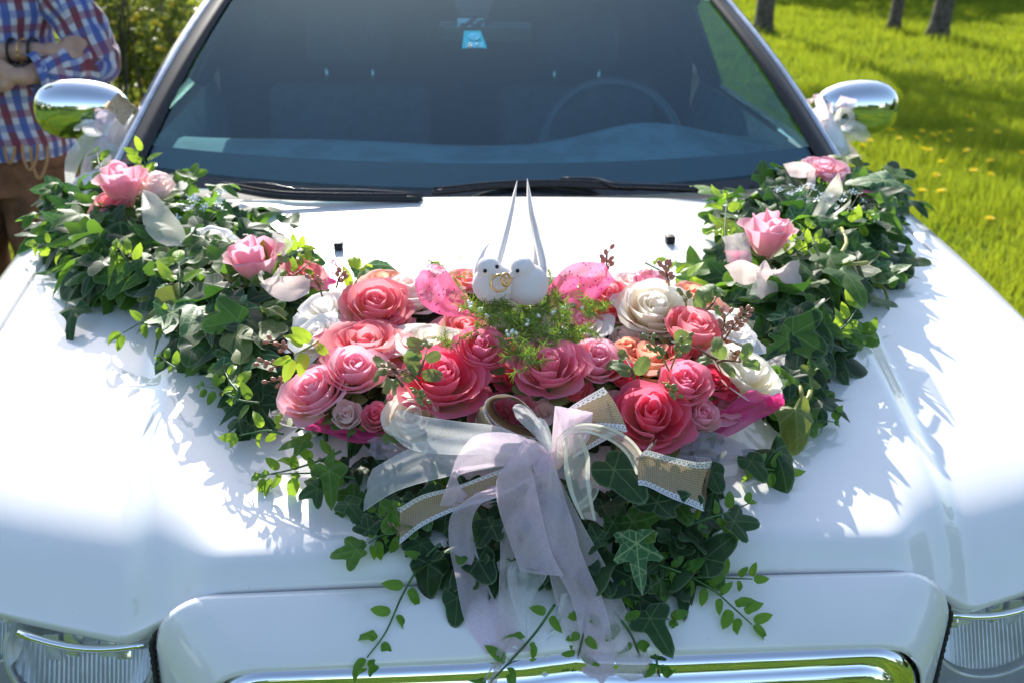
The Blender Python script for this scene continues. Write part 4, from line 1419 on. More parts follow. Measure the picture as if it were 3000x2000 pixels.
for (root, x, y, L, ang, shp, col, h, lean) in hero:
    P = H(x, y, h+0.012)
    d = pic_dir(x, y, ang, h)
    d = d + _up*0.0
    tip = (d*(1-lean*0.3) + (_u*math.sin(RAD(ang))+_r*math.cos(RAD(ang)))*lean*0.6)
    nrm = Vector((0, 0, 1))*(1-lean*0.5) - _fw*lean*0.8 + Vector((random.gauss(0, .12), random.gauss(0, .12), 0))
    put(LEAF[(shp, col, random.randint(0, 1))], 'leaf', root, P, tip, nrm, px_size(L, P)*1.08)
# stalks that show on the right garland
for pts in ([(2465, 670, .09), (2480, 715, .10), (2445, 765, .10), (2440, 785, .09)], [(2445, 782, .09), (2500, 775, .10), (2540, 770, .10)], [(2375, 1115, .05), (2370, 1160, .06), (2345, 1190, .05)], [(2330, 1095, .05), (2345, 1140, .06), (2350, 1180, .05)]):
    P = [H(*q)-gr.location for q in pts]
    link('stalk', tube('stalk', catmull(P, 10), 0.0035, M_STEM_Y, 7), gr)

# ------------------------------------------------------------------ sprigs of small oval leaves
def sprig(stem, n, size, label, mats=OVALG, group='leafy sprigs in the decoration', stemmat=M_STEM, both=True, start=0.15, r=0.0016, cat='sprig', name='leafy_sprig', spread=60, grow=0.0):
    P = [H(*q) for q in stem]
    root = empty(name, P[0], label, cat, group)
    C = catmull(P, 40)
    link('stem', tube('stem', [c-root.location for c in C], [r*(1.1-0.6*i/39) for i in range(40)], stemmat, 6), root)
    for k in range(n):
        f = start+(1-start)*k/max(1, n-1)
        i = min(38, int(f*39))
        t_ = (C[i+1]-C[i]).normalized()
        for s in ((1, -1) if both else ((1,) if k % 2 else (-1,))):
            side = t_.cross(-_fw).normalized()*s
            a = RAD(spread+random.uniform(-18, 18))
            tip = t_*math.cos(a)+side*math.sin(a)+Vector((0, 0, random.uniform(-.15, .35)))
            if k == n-1 and s == 1: tip = t_
            nrm = -_fw*0.8+Vector((random.gauss(0, .45), random.gauss(0, .3), 0.7))
            sz = px_size(size*random.uniform(0.8, 1.2)*(1-grow*f), C[i])
            st = C[i]+tip.normalized()*sz*0.12
            put(random.choice(mats), 'leaf', root, st, tip, nrm, sz, center=False)
    return root
SPR = 'trailing sprigs of small green leaves'
sprig([(1290, 1590, .03), (1240, 1640, .03), (1180, 1740, .02), (1130, 1850, .016), (1075, 1925, .014)], 5, 66, 'long sprig trailing left of the ribbons onto the white nose panel', OVALG, SPR, start=0.25)
sprig([(1625, 1770, .03), (1570, 1850, .03), (1500, 1930, .03), (1440, 1995, .035), (1400, 2060, .03)], 5, 66, 'sprig hanging between the ribbons over the chrome grille edge', OVALG, SPR, start=0.1)
sprig([(1880, 1640, .04), (1980, 1670, .04), (2080, 1720, .03), (2150, 1780, .03), (2203, 1828, .02)], 8, 55, 'bushy sprig trailing lower right of the ribbons towards the seam', OVALG, SPR, start=0.1)
sprig([(1900, 1700, .03), (2010, 1690, .03), (2120, 1692, .03), (2205, 1695, .03)], 6, 48, 'sprig lying level along the panel seam on the right', OVALG, SPR)
sprig([(1790, 1750, .03), (1850, 1740, .03), (1910, 1770, .02), (1960, 1815, .015)], 4, 55, 'short sprig under the long grey ribbon, nearest its right edge', OVALG, SPR)
sprig([(2010, 1540, .04), (2080, 1515, .04), (2130, 1500, .04), (2190, 1475, .03)], 4, 50, 'sprig right of the lower burlap loop', OVALG, SPR)
sprig([(2080, 1620, .04), (2110, 1610, .03), (2135, 1590, .03)], 2, 60, 'sprig tip standing above the large round leaf', OVALG, SPR)
sprig([(1000, 1320, .05), (930, 1350, .04), (850, 1375, .03), (768, 1392, .02)], 5, 56, 'sprig poking out left below the magenta tulle', OVALG, SPR)
sprig([(1040, 1400, .04), (980, 1390, .04), (900, 1385, .03), (790, 1388, .02)], 5, 60, 'drooping sprig with the largest leaves left of the organza tail', OVALG, SPR)
sprig([(1190, 1560, .04), (1150, 1560, .04), (1110, 1570, .03), (1080, 1590, .03)], 4, 55, 'sprig below the end of the burlap tail', OVALG, SPR)
sprig([(1200, 1500, .04), (1130, 1520, .04), (1100, 1500, .03)], 3, 50, 'small sprig tucked under the burlap tail end', OVALG, SPR)
sprig([(1900, 1830, .01), (1925, 1940, .03), (1935, 1990, .03)], 0 or 3, 60, 'sprig showing through the long grey ribbon', OVALG, SPR)
sprig([(1800, 1790, .02), (1850, 1860, .02), (1880, 1930, .02), (1930, 1990, .02)], 4, 64, 'sprig lying on the panel under the grey ribbon', OVALG, SPR)
sprig([(1720, 1760, .03), (1710, 1850, .03), (1690, 1930, .03), (1660, 2010, .03)], 5, 56, 'sprig hanging down the grille right of the white cord', OVALG, SPR)
sprig([(700, 1150, .07), (670, 1110, .07), (650, 1060, .06)], 3, 56, 'bright sprig left of the leftmost pink rose', OVALL, SPR)
sprig([(760, 1180, .06), (700, 1170, .06), (640, 1140, .05), (600, 1130, .04)], 4, 50, 'low sprig pointing left below the berries', OVALG, SPR)
sprig([(830, 1270, .05), (780, 1260, .05), (700, 1275, .04), (790-5, 1280, .04)][:3], 3, 55, 'sprig pointing left under the pale tulle corner', OVALL, SPR)
sprig([(530, 870, .07), (527, 820, .09), (524, 770, .10)], 2, 78, 'lime green sprig standing up in the middle of the left garland', OVALL, SPR, start=0.4)
sprig([(490, 960, .05), (430, 940, .05), (360, 975, .04)], 3, 50, 'sprig on the front edge of the left garland', OVALG, SPR)
sprig([(520, 1080, .05), (490, 1060, .04), (470, 1040, .03)], 3, 46, 'small sprig at the lower edge of the left garland', OVALG, SPR)
sprig([(400, 780, .08), (370, 760, .09), (350, 730, .10)], 3, 52, 'lime sprig left of the middle of the left garland', OVALL, SPR)
sprig([(200, 740, .05), (150, 720, .05), (110, 715, .05)], 3, 44, 'sprig at the outer left end of the left garland', OVALL, SPR)
sprig([(300, 520, .08), (290, 480, .09), (285, 450, .10)], 3, 40, 'sprig rising left of the rosebud by the windscreen', OVALG, SPR)
sprig([(430, 520, .08), (425, 480, .10), (415, 450, .12)], 3, 44, 'yellow green sprig right of the rosebud by the windscreen', OVALL, SPR)
sprig([(800, 760, .09), (850, 750, .10), (880, 735, .11)], 4, 46, 'lime sprig right of the big pink rose of the left garland', OVALL, SPR)
sprig([(820, 840, .09), (870, 800, .10), (910, 770, .10)], 4, 42, 'sprig above the pale bow of the left garland', OVALG, SPR)
sprig([(2126, 730, .07), (2124, 660, .09), (2130, 580, .11)], 4, 62, 'lime green sprig standing at the inner edge of the right garland', OVALL, SPR, start=0.25)
sprig([(1890, 770, .08), (1950, 800, .08), (2010, 820, .07)], 4, 58, 'bright sprig above the ivory rose', OVALL, SPR)
sprig([(2300, 730, .09), (2340, 700, .11), (2370, 670, .12)], 4, 42, 'yellow sprig right of the upright pink rose', OVALL, SPR)
sprig([(2310, 760, .09), (2350, 730, .10), (2390, 715, .11)], 4, 42, 'second yellow sprig right of the upright pink rose', OVALL, SPR)
sprig([(2440, 980, .06), (2480, 950, .07), (2510, 905, .07)], 3, 66, 'sprig at the front right edge of the right garland', OVALL, SPR)
sprig([(2460, 990, .05), (2500, 985, .05), (2555, 985, .03)], 3, 52, 'sprig pointing right off the right garland', OVALG, SPR)
sprig([(2380, 1240, .03), (2410, 1230, .03), (2440, 1235, .02)], 2, 55, 'small sprig at the lower end of the right garland', OVALG, SPR)
sprig([(2180, 1350, .04), (2230, 1370, .03), (2300, 1378, .02)], 4, 55, 'sprig right of the lilac tulle end', OVALG, SPR)
sprig([(2480, 660, .09), (2510, 655, .10), (2550, 650, .09)], 3, 50, 'lime sprig right of the upright cream ribbon', OVALL, SPR)
RL = 'sprigs of toothed rose leaves among the roses'
sprig([(1225, 1100, .15), (1240, 1060, .16), (1250, 1020, .165)], 3, 60, 'toothed leaf sprig over the large deep pink rose', ROSEL, RL, M_STEM_B, start=0.1, r=0.002, spread=65, name='rose_leaf_sprig')
sprig([(1180, 1130, .145), (1160, 1100, .15), (1140, 1085, .15)], 2, 60, 'toothed leaf sprig between the pink and the deep pink rose', ROSEL, RL, M_STEM_B, r=0.002, name='rose_leaf_sprig')
sprig([(2040, 930, .13), (2080, 900, .145), (2100, 870, .15)], 3, 62, 'toothed leaf sprig behind the coral rose on the right', ROSEL, RL, M_STEM_B, r=0.002, name='rose_leaf_sprig')
sprig([(1860, 1110, .14), (1850, 1080, .15), (1835, 1055, .15)], 2, 60, 'toothed leaves in front of the peach petals', ROSEL, RL, M_STEM_B, r=0.002, name='rose_leaf_sprig')
sprig([(2110, 1060, .14), (2060, 1030, .145), (2030, 1010, .15)], 2, 58, 'toothed leaves between coral and ivory rose', ROSEL, RL, M_STEM_B, r=0.002, name='rose_leaf_sprig')
sprig([(2100, 1060, .145), (2130, 1055, .15), (2170, 1060, .15)], 2, 54, 'toothed leaf sprig lying on the large ivory rose', ROSEL, RL, M_STEM_B, r=0.002, name='rose_leaf_sprig')
sprig([(930, 1000, .14), (900, 1020, .145), (860, 1040, .14)], 3, 66, 'narrow yellow green leaves above the leftmost pink rose', OVALL, RL, M_STEM_Y, r=0.002, name='rose_leaf_sprig')
sprig([(1020, 860, .12), (1040, 830, .135), (1055, 800, .14)], 2, 72, 'yellow green leaves left above the coral rose', OVALL, RL, M_STEM_Y, r=0.002, name='rose_leaf_sprig')
# ------------------------------------------------------------------ berries
BERRY = {}
for k, m in (('p', M_BERRY_P), ('g', M_BERRY_G), ('d', M_BERRY_D)):
    BERRY[k] = mesh('berry', *ellipsoid_geo((0, 0, 0), (0.5, 0.5, 0.72), seg=10, ring=7), m)
def berries(px, py, h, ang, L, n, col, label, size=13):
    base = H(px, py, h)
    root = empty('berry_sprig', base, label, 'berry sprig', 'sprigs of small berries')
    d = (_r*math.cos(RAD(ang))+_u*math.sin(RAD(ang)))*0.9+Vector((0, 0, 0.25))
    Lm = px_size(L, base)
    end = d*Lm
    link('stem', tube('stem', catmull([(0, 0, 0), end*0.5+Vector((0, 0, 0.004)), end], 8), 0.0013, M_STEM_B if col != 'g' else M_STEM_Y, 5), root)
    bs = px_size(size, base)
    for k in range(n):
        f = 0.45+0.55*(k//4)/max(1, (n-1)//4)
        o_ = end*f
        a = 2.4*k
        sd = _r*math.cos(a)+_u*math.sin(a)*0.8-_fw*0.3
        tip = o_+(sd*0.9+d*0.9)*bs*1.3
        link('stalk', tube('stalk', [o_, tip], 0.0008, M_STEM_B if col != 'g' else M_STEM_Y, 4), root)
        b = link('berry', BERRY[col], root)
        b.matrix_basis = Matrix.Translation(tip) @ (sd+d).to_track_quat('Z', 'Y').to_matrix().to_4x4() @ Matrix.Diagonal((bs, bs, bs, 1))
for a in [
 (860, 1035, .10, 165, 60, 7, 'p', 'pinkish berries above left of the leftmost pink rose'),
 (830, 1075, .09, 185, 55, 7, 'p', 'pinkish berries at the left edge beside the ivy'),
 (845, 1120, .09, 190, 45, 5, 'p', 'lowest of the three pinkish berry sprigs on the left'),
 (945, 870, .12, 120, 45, 6, 'p', 'brown berries by the magenta tulle on the left'),
 (985, 845, .13, 60, 40, 5, 'p', 'brown berries on the magenta tulle corner'),
 (1230, 1115, .15, 170, 90, 12, 'p', 'berries between the light pink and the deep pink rose'),
 (1200, 1135, .14, -50, 60, 8, 'g', 'green berries above the white rose under the organza'),
 (1640, 930, .15, -60, 100, 16, 'd', 'dark red berries right of the fern cushion'),
 (1775, 830, .13, 88, 75, 9, 'p', 'berries standing up behind the glitter tulle on the right'),
 (1965, 870, .14, 105, 80, 14, 'p', 'berries right above the ivory rose'),
 (2010, 900, .14, 100, 30, 5, 'g', 'green berries beside the peach rose'),
 (1960, 1085, .15, 130, 90, 10, 'g', 'yellow green berries over the peach petals, left cluster'),
 (1965, 1080, .15, 60, 80, 9, 'g', 'yellow green berries over the peach petals, right cluster'),
 (1940, 1120, .14, -50, 55, 8, 'g', 'small green berries above the coral red rose'),
 (2110, 1020, .14, 80, 80, 10, 'p', 'tan berries over the white rose, left cluster'),
 (2120, 1000, .14, 45, 85, 12, 'p', 'tan berries over the white rose, right cluster'),
 (2120, 1030, .13, -30, 50, 8, 'p', 'tan berries just above the large ivory rose'),
]: berries(*a)
#PART4
# ------------------------------------------------------------------ floral base under the roses
V, F = [], []
BP = [(880,1240),(870,1150),(910,1050),(980,960),(1100,900),(1300,890),(1500,890),(1750,890),(1950,900),(2080,940),(2150,1010),(2200,1110),(2190,1190),(2100,1270),(1850,1300),(1500,1290),(1200,1290),(1000,1270)]
c0 = H(1520, 1060, 0.02)
ringpts = [H(a, b, 0.004) for a, b in BP]
for f, hh in ((1.0, 0.0), (0.97, 0.03), (0.85, 0.065), (0.55, 0.085), (0.2, 0.09)):
    for p in ringpts:
        q = c0.lerp(p, f)
        q.z = surf_z(q.x, q.y)+hh
        V.append(q)
n_ = len(BP)
for r_ in range(4):
    for k in range(n_):
        k2 = (k+1) % n_
        F.append((r_*n_+k, r_*n_+k2, (r_+1)*n_+k2, (r_+1)*n_+k))
F.append(tuple(4*n_+k for k in range(n_)))
fb = empty('floral_base', c0, 'dark brown foam block the roses are stuck into, showing between petals', 'floral base')
world_part('foam_block', mesh('foam_block', V, F, M_FOAM), fb)
# leaves pressed between the roses
BPOLY = [(a, b) for a, b in BP]
fl = thing_at('rose_foliage', 1500, 1080, 'dark leaves squeezed between the roses of the bouquet', 'foliage')
fill_ivy(fl, BPOLY, 40, 90, 0.075, (0.035, 0.055), 120, 0.05)

# ------------------------------------------------------------------ roses
def petal(R, H_, W, curl, lean, seedv, nu=9, nv=8, pinch=0.0, ruffle=0.03):
    """R radius of the cup, H_ height, W half angle it wraps, curl how far the rim rolls out"""
    r_ = random.Random(seedv)
    ph = [r_.uniform(0, 6.28) for _ in range(4)]
    V, T = [], []
    for i in range(nu):
        s = -1+2*i/(nu-1)
        for j in range(nv):
            t_ = j/(nv-1)
            tt = t_*(1-0.22*abs(s)**2.8-0.04*math.sin(s*5+ph[0])*t_)
            rho = R*(0.22+0.78*math.sin(min(1, tt*1.25)*math.pi/2))
            rho *= 1-pinch*max(0, tt-0.6)
            z = H_*tt
            o = max(0, tt-0.62)/0.38
            rho += curl*R*o*o*0.55
            z -= curl*H_*o*o*o*0.30
            rho += lean*tt*tt*R
            z -= lean*0.25*H_*tt*tt
            wob = ruffle*R*(math.sin(s*4.2+ph[1])+0.6*math.sin(s*9+ph[2]))*t_*t_
            rho += wob
            z += wob*0.5
            a = s*W*(0.45+0.55*min(1, t_*1.6))
            V.append((rho*math.sin(a), rho*math.cos(a), z)); T.append(t_)
    return V, grid_faces(nu, nv), T

ROSE_SETS = {}
def rose_set(kind, pal):
    """list of (name, mesh, turn) for one kind of rose in one palette; the meshes are shared"""
    key = (kind, pal)
    if key in ROSE_SETS: return ROSE_SETS[key]
    lay = []
    if kind == 'open':
        lay = [(0.11, 1.00, 2.4, 0.0, 0.0, 2), (0.21, 1.02, 1.5, 0.04, 0.0, 3), (0.34, 1.02, 1.3, 0.08, 0.0, 3), (0.50, 1.00, 1.2, 0.16, 0.01, 3), (0.68, 0.95, 1.1, 0.30, 0.02, 4), (0.84, 0.88, 1.0, 0.38, 0.03, 4), (0.93, 0.74, 0.9, 0.50, 0.05, 5)]
    elif kind == 'cup':
        lay = [(0.13, 1.10, 2.3, 0.0, 0.0, 2), (0.26, 1.12, 1.4, 0.03, 0.0, 3), (0.42, 1.12, 1.25, 0.07, 0.0, 3), (0.62, 1.10, 1.15, 0.14, 0.0, 3), (0.82, 1.04, 1.05, 0.25, 0.02, 4), (0.92, 0.88, 0.9, 0.42, 0.04, 4)]
    elif kind == 'bud':
        lay = [(0.16, 1.35, 2.2, 0.0, 0.0, 2), (0.32, 1.36, 1.4, 0.0, 0.0, 3), (0.52, 1.34, 1.15, 0.06, 0.0, 3), (0.74, 1.24, 1.0, 0.16, 0.0, 4), (0.88, 1.05, 0.85, 0.30, 0.02, 4)]
    elif kind == 'tulip':
        lay = [(0.22, 1.6, 2.2, 0.0, 0.0, 2), (0.42, 1.65, 1.3, 0.05, 0.04, 3), (0.62, 1.62, 1.1, 0.25, 0.10, 3), (0.74, 1.55, 1.0, 0.50, 0.20, 4)]
    elif kind == 'loose':
        lay = [(0.20, 0.80, 1.6, 0.1, 0.0, 3), (0.42, 0.85, 1.15, 0.30, 0.05, 3), (0.62, 0.84, 1.05, 0.60, 0.08, 4), (0.80, 0.76, 0.95, 0.95, 0.10, 5), (0.90, 0.55, 0.85, 1.2, 0.15, 4)]
    out = []
    ci = 0
    for li, (R, Hh, W, cu, le, n) in enumerate(lay):
        for k in range(n):
            ci += 1
            rf = 0.012 if li < 2 else 0.018+0.006*li
            v, f, t_ = petal(R*(1+0.06*math.sin(ci*1.7)), Hh*(1+0.05*math.sin(ci*2.3)), W*(1+0.1*math.sin(ci*3.1)), cu, le, ci*7+li, nu=9 if li > 1 else 11, nv=8, ruffle=rf)
            me = mesh('petal', v, f, PET[pal], True, {'t': t_})
            out.append((me, k*2*math.pi/n+li*0.9+0.2*math.sin(ci*5.0)))
    ROSE_SETS[key] = out
    return out
M_SEPAL = M_ROSELEAF
sv, sf, stt = petal(0.95, 0.5, 0.28, 0.4, 0.1, 5, 5, 6)
SEPAL = mesh('sepal', sv, sf, simple('green_sepal', (0.12, 0.2, 0.05), 0.6), True)

def rose(px, py, rpx, kind, pal, label, h=0.085, face=(0, 0), name='rose', group='roses in the bouquet', cat='rose', sepals=True):
    """face = (right, towards camera) lean of its axis in degrees"""
    P = H(px, py, h)
    R = px_size(rpx, P)
    root = empty(name, P, label, cat, group)
    rx, cy = face
    cy = cy-9 if cy > 15 else cy
    axis = Vector((math.sin(RAD(rx)), -math.sin(RAD(cy)), math.cos(RAD(max(abs(rx), abs(cy)))))).normalized()
    q = axis.to_track_quat('Z', 'Y').to_matrix() @ Matrix.Rotation(random.uniform(0, 6.28), 3, 'Z')
    S = R/1.10
    base = -axis*S*(0.62 if kind != 'tulip' else 1.0)
    rim = (kind in ('bud', 'tulip'))
    for me, a in rose_set(kind, pal):
        o = link('petal', me, root)
        jit = Euler((random.gauss(0, .05), random.gauss(0, .05), 0)).to_matrix()
        o.matrix_basis = Matrix.Translation(base) @ (q @ Matrix.Rotation(a, 3, 'Z') @ jit).to_4x4() @ Matrix.Diagonal((S, S, S*random.uniform(1.06, 1.2), 1))
    if sepals:
        for k in range(5):
            o = link('sepal', SEPAL, root)
            o.matrix_basis = Matrix.Translation(base-axis*S*0.02) @ (q @ Matrix.Rotation(k*1.257, 3, 'Z')).to_4x4() @ Matrix.Diagonal((S*1.02, S*1.02, S*(0.9 if not rim else 1.5), 1))
        ln = 0.05
        o = link('stem', tube('stem', [(0, 0, 0), tuple(Vector((0, 0, -ln)))], 0.0035, M_STEM, 6), root)
        o.location = base
    return root
G = 'roses in the bouquet'
for a in [
 (925,1150,105,'open','light','large light pink rose at the left end of the bouquet',.10,(-22,30)),
 (1037,1090,92,'cup','light','round light pink rose right of the leftmost one',.12,(2,36)),
 (1105,900,98,'open','coral','coral pink rose with cream outer petals, back left of the bouquet',.12,(8,34)),
 (1070,1000,115,'loose','coral','wide open coral rose above the round light pink one',.115,(0,12)),
 (950,900,78,'loose','white','white rose at the back left beside the ivy',.10,(-20,20)),
 (930,975,72,'loose','white','white rose just above the leftmost pink one',.105,(-25,25)),
 (1205,860,100,'open','blush','pale cream rose left of the glitter tulle at the back',.11,(-5,20)),
 (1130,820,62,'loose','peach','coral rose peeking out at the very back left',.10,(0,5)),
 (1260,1000,92,'loose','ivory','cream rose behind the large deep pink one',.115,(0,18)),
 (1295,1115,128,'open','deep','largest deep pink rose in the middle left, widest open',.125,(2,32)),
 (1405,1030,82,'cup','pink','rose pink rose left below the fern cushion',.14,(4,36)),
 (1610,1080,108,'open','pink','large pink rose right below the fern cushion',.135,(-4,32)),
 (1748,1062,82,'cup','light','light pink rose beside the large pink one in the middle',.13,(2,34)),
 (1018,1222,50,'bud','blush','small blush bud below the light pink roses',.085,(-5,48)),
 (1102,1225,50,'bud','pink','small pink bud beside the blush one under the large roses',.085,(-5,50)),
 (1212,1238,88,'cup','ivory','white rose veiled by the organza ribbon',.095,(-4,44)),
 (1515,1120,46,'bud','red','small dark red rose between the two middle pink roses',.10,(0,42)),
 (1470,1085,64,'loose','deep','dark pink petals right of the rose under the fern',.10,(15,20)),
 (1462,1200,60,'loose','pink','half hidden pink rose behind the left burlap loop',.085,(0,30)),
 (1375,815,66,'loose','coral','coral rose behind the left glitter tulle wing',.10,(0,5)),
 (1365,955,70,'loose','coral','coral petals between the left tulle wing and the fern',.105,(0,15)),
 (1778,885,92,'open','coral','coral pink rose right of the doves',.125,(8,34)),
 (1918,912,112,'open','ivory','large ivory rose with a yellow heart at the back right',.13,(0,32)),
 (2028,972,92,'cup','coral','coral rose right below the large ivory one',.13,(12,26)),
 (1905,1040,112,'loose','peach','peach orange rose seen from the side behind the berries',.115,(5,0)),
 (2035,865,72,'loose','peach','peach rose at the back right beside the ivy',.11,(12,8)),
 (2140,960,76,'loose','white','white rose under the tan berries on the right',.11,(18,20)),
 (2172,1095,116,'open','ivory','large ivory white rose at the right end of the bouquet',.11,(24,26)),
 (1908,1222,118,'open','deep','large deep pink rose at the front right above the burlap',.10,(-4,40)),
 (2003,1128,82,'cup','pink','rose pink rose above the large front right one',.125,(6,36)),
 (2095,1115,58,'loose','red','small red rose left of the large ivory white one',.12,(14,34)),
 (1825,1108,52,'bud','red','small dark red rose in the middle of the right half',.115,(-6,40)),
 (2048,1225,62,'bud','light','pale pink bud right of the large front rose',.09,(14,42)),
 (1990,1275,38,'cup','ivory','tiny ivory rose at the foot of the large front rose',.07,(10,48)),
 (2110,1180,66,'loose','light','pink petals under the magenta tulle on the right',.09,(15,20)),
 (1715,960,62,'loose','white','ivory petals below the right glitter tulle',.115,(-10,15)),
 (1860,825,62,'loose','blush','pale pink rose behind the coral one at the back',.10,(5,5)),
 (1595,1205,36,'loose','blush','tiny white blossom behind the upright pink loop',.085,(0,35)),
 (1800,1195,56,'bud','blush','blush bud behind the upper burlap loop',.085,(-12,35)),
 (2100,1040,60,'loose','blush','blush petals between the tan berries and the red rose',.105,(5,15)),

 (1165,945,50,'cup','light','small light pink bloom between the two coral roses and the cream one',.10,(0,28)),
 (1335,905,52,'cup','peach','small peach bloom left of the fern cushion',.10,(0,25)),
 (1180,1170,48,'cup','light','small light pink bloom above the veiled white rose',.095,(0,34)),
 (1395,1165,52,'cup','pink','small pink bloom below the large deep pink rose on its right',.09,(4,36)),
 (1530,1195,46,'cup','light','small light pink bloom inside the gap over the burlap opening',.085,(0,36)),
 (1690,1150,50,'cup','coral','small coral bloom below the gap of the two middle pink roses',.10,(0,34)),
 (1830,1000,50,'cup','blush','small blush bloom left of the peach rose seen from the side',.10,(0,28)),
 (1690,1020,46,'bud','coral','coral bud right of the fern cushion above the light pink rose',.11,(0,28)),
 (2000,1045,48,'cup','coral','small coral bloom right of the peach rose under the berries',.115,(4,28)),
 (985,1060,52,'cup','coral','small coral bloom behind the two light pink roses on the left',.095,(-8,26)),
 (1840,1030,46,'bud','peach','peach bud in front of the blush bloom on the right',.105,(0,32)),
 (2090,1000,50,'cup','peach','small peach bloom under the tan berries',.10,(8,26)),
 (1475,1030,48,'cup','coral','small coral bloom under the left tip of the fern cushion',.10,(0,28)),
]: rose(a[0], a[1], a[2], a[3], a[4], a[5], a[6], a[7])
GG = 'rose heads in the ivy garlands'
for a in [
 (360,545,84,'tulip','light','pink rosebud at the back of the left garland by the screen',.12,(-4,2)),
 (455,560,60,'bud','blush','blush bud right of the pink one by the windscreen',.10,(10,10)),
 (315,590,46,'loose','coral','small frilly pink blossom below the rear left rosebud',.10,(-15,25)),
 (745,765,92,'tulip','light','large pink rosebud in the middle of the left garland',.11,(-12,8)),
 (890,800,60,'loose','coral','coral blossom right of the rosebud on the left garland',.09,(10,20)),
 (2250,690,88,'tulip','light','upright pink rose in the right garland above the bow',.13,(2,4)),
 (2415,490,58,'loose','light','small pink rose at the back of the right garland',.11,(0,15)),
 (625,695,56,'loose','white','white satin blossom on the left garland',.085,(10,20)),
]: rose(a[0], a[1], a[2], a[3], a[4], a[5], a[6], a[7], 'garland_rose', GG)

# gypsophila on the garlands
GYP = mesh('white_floret', *join_geo([ellipsoid_geo((0, 0, 0), (0.0025, 0.0025, 0.002), seg=6, ring=4)]+[([(0.001*math.cos(a), 0.001*math.sin(a), 0), (0.006*math.cos(a-.3), 0.006*math.sin(a-.3), 0.001), (0.008*math.cos(a), 0.008*math.sin(a), 0.002), (0.006*math.cos(a+.3), 0.006*math.sin(a+.3), 0.001)], [(0, 1, 2, 3)]) for a in [k*1.257 for k in range(5)]]), M_WHITEBUD, smooth=False)
for (px, py, lab, n) in ((580, 650, 'white gypsophila behind the satin blossom of the left garland', 16), (2330, 620, 'white gypsophila left of the cream ribbon on the right garland', 24), (2460, 640, 'white gypsophila right of the cream ribbon on the right garland', 18)):
    root = empty('gypsophila', H(px, py, .07), lab, 'filler flower', 'gypsophila in the garlands')
    for k in range(n):
        tip = Vector((random.uniform(-.04, .04), random.uniform(-.03, .03), random.uniform(.01, .05)))
        o = link('floret', GYP, root); o.location = tip; o.rotation_euler = (random.uniform(-1, .4), random.uniform(-.6, .6), k); o.scale = (1.15,)*3
        link('stalk', tube('stalk', [(0, 0, -0.02), tip], 0.0006, M_STEM, 3), root)

# ------------------------------------------------------------------ fern cushion under the doves
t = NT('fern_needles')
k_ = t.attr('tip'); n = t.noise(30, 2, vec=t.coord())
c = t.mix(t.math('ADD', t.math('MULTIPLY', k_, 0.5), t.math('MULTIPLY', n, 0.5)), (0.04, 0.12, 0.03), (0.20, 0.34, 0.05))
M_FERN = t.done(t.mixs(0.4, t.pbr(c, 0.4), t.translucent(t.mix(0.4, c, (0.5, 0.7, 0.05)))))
fern = empty('fern_cushion', H(1530, 930, .12), 'round cushion of fine green fern needles under the doves', 'fern')
V, F, T = [], [], []
rr_ = random.Random(3)
def needle(P, d, L, w):
    P = Vector(P); d = Vector(d).normalized()
    s = d.cross(-_fw)
    s = s.normalized() if s.length > .01 else Vector((1, 0, 0))
    o = len(V)
    bend = Vector((rr_.uniform(-.4, .4), rr_.uniform(-.4, .2), rr_.uniform(-.5, .3)))
    for i in range(4):
        f = i/3
        q = P+d*L*f+bend*L*f*f*0.6
        ww = w*(1-0.75*f)
        V.append(q-s*ww); V.append(q+s*ww); T.append(f); T.append(f)
    for i in range(3):
        F.append((o+2*i, o+2*i+1, o+2*i+3, o+2*i+2))
fpoly = [(1375,905),(1420,880),(1600,880),(1740,880),(1790,900),(1730,940),(1690,1000),(1620,1050),(1560,1085),(1520,1060),(1470,1010),(1400,960)]
tw = []
while len(tw) < 210:
    a, b = rr_.uniform(1375, 1790), rr_.uniform(875, 1085)
    if in_poly(a, b, fpoly): tw.append((a, b, rr_.uniform(0.12, 0.175) - max(0, (b-960))*0.0001))
for k in range(14): tw.append((rr_.uniform(1610, 1690), rr_.uniform(800, 880), rr_.uniform(.12, .15)))
for k in range(12): tw.append((1290+k*9, 770+k*11, .15))
for k in range(8): tw.append((1390-k*12, 985+k*4, .15))
for (a, b, h) in tw:
    P = H(a, b, h)
    d = Vector((rr_.gauss(0, .7), rr_.gauss(-.5, .6), rr_.uniform(-.1, .7))).normalized()
    L = rr_.uniform(.018, .034)
    n_s = 13
    for i in range(n_s):
        f = i/n_s
        q = P+d*L*f
        for s in range(2):
            r2 = Vector((rr_.gauss(0, 1), rr_.gauss(0, 1), rr_.gauss(0, 1))).normalized()
            needle(q, d*0.7+r2*0.8, rr_.uniform(.008, .014), 0.00055)
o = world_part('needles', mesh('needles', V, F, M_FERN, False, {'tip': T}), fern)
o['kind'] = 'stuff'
BUD = mesh('white_bud', *ellipsoid_geo((0, 0, 0), (0.0022, 0.0022, 0.0032), seg=6, ring=5), M_WHITEBUD)
for k in range(26):
    a, b = random.choice([(1500, 980), (1560, 925), (1530, 945), (1420, 920), (1640, 910), (1700, 905), (1390, 900)])
    P = H(a+random.uniform(-22, 22), b+random.uniform(-16, 16), .175)-fern.location
    o = link('bud', BUD, fern); o.location = P; o.rotation_euler = (random.uniform(-1, 1), random.uniform(-1, 1), 0)

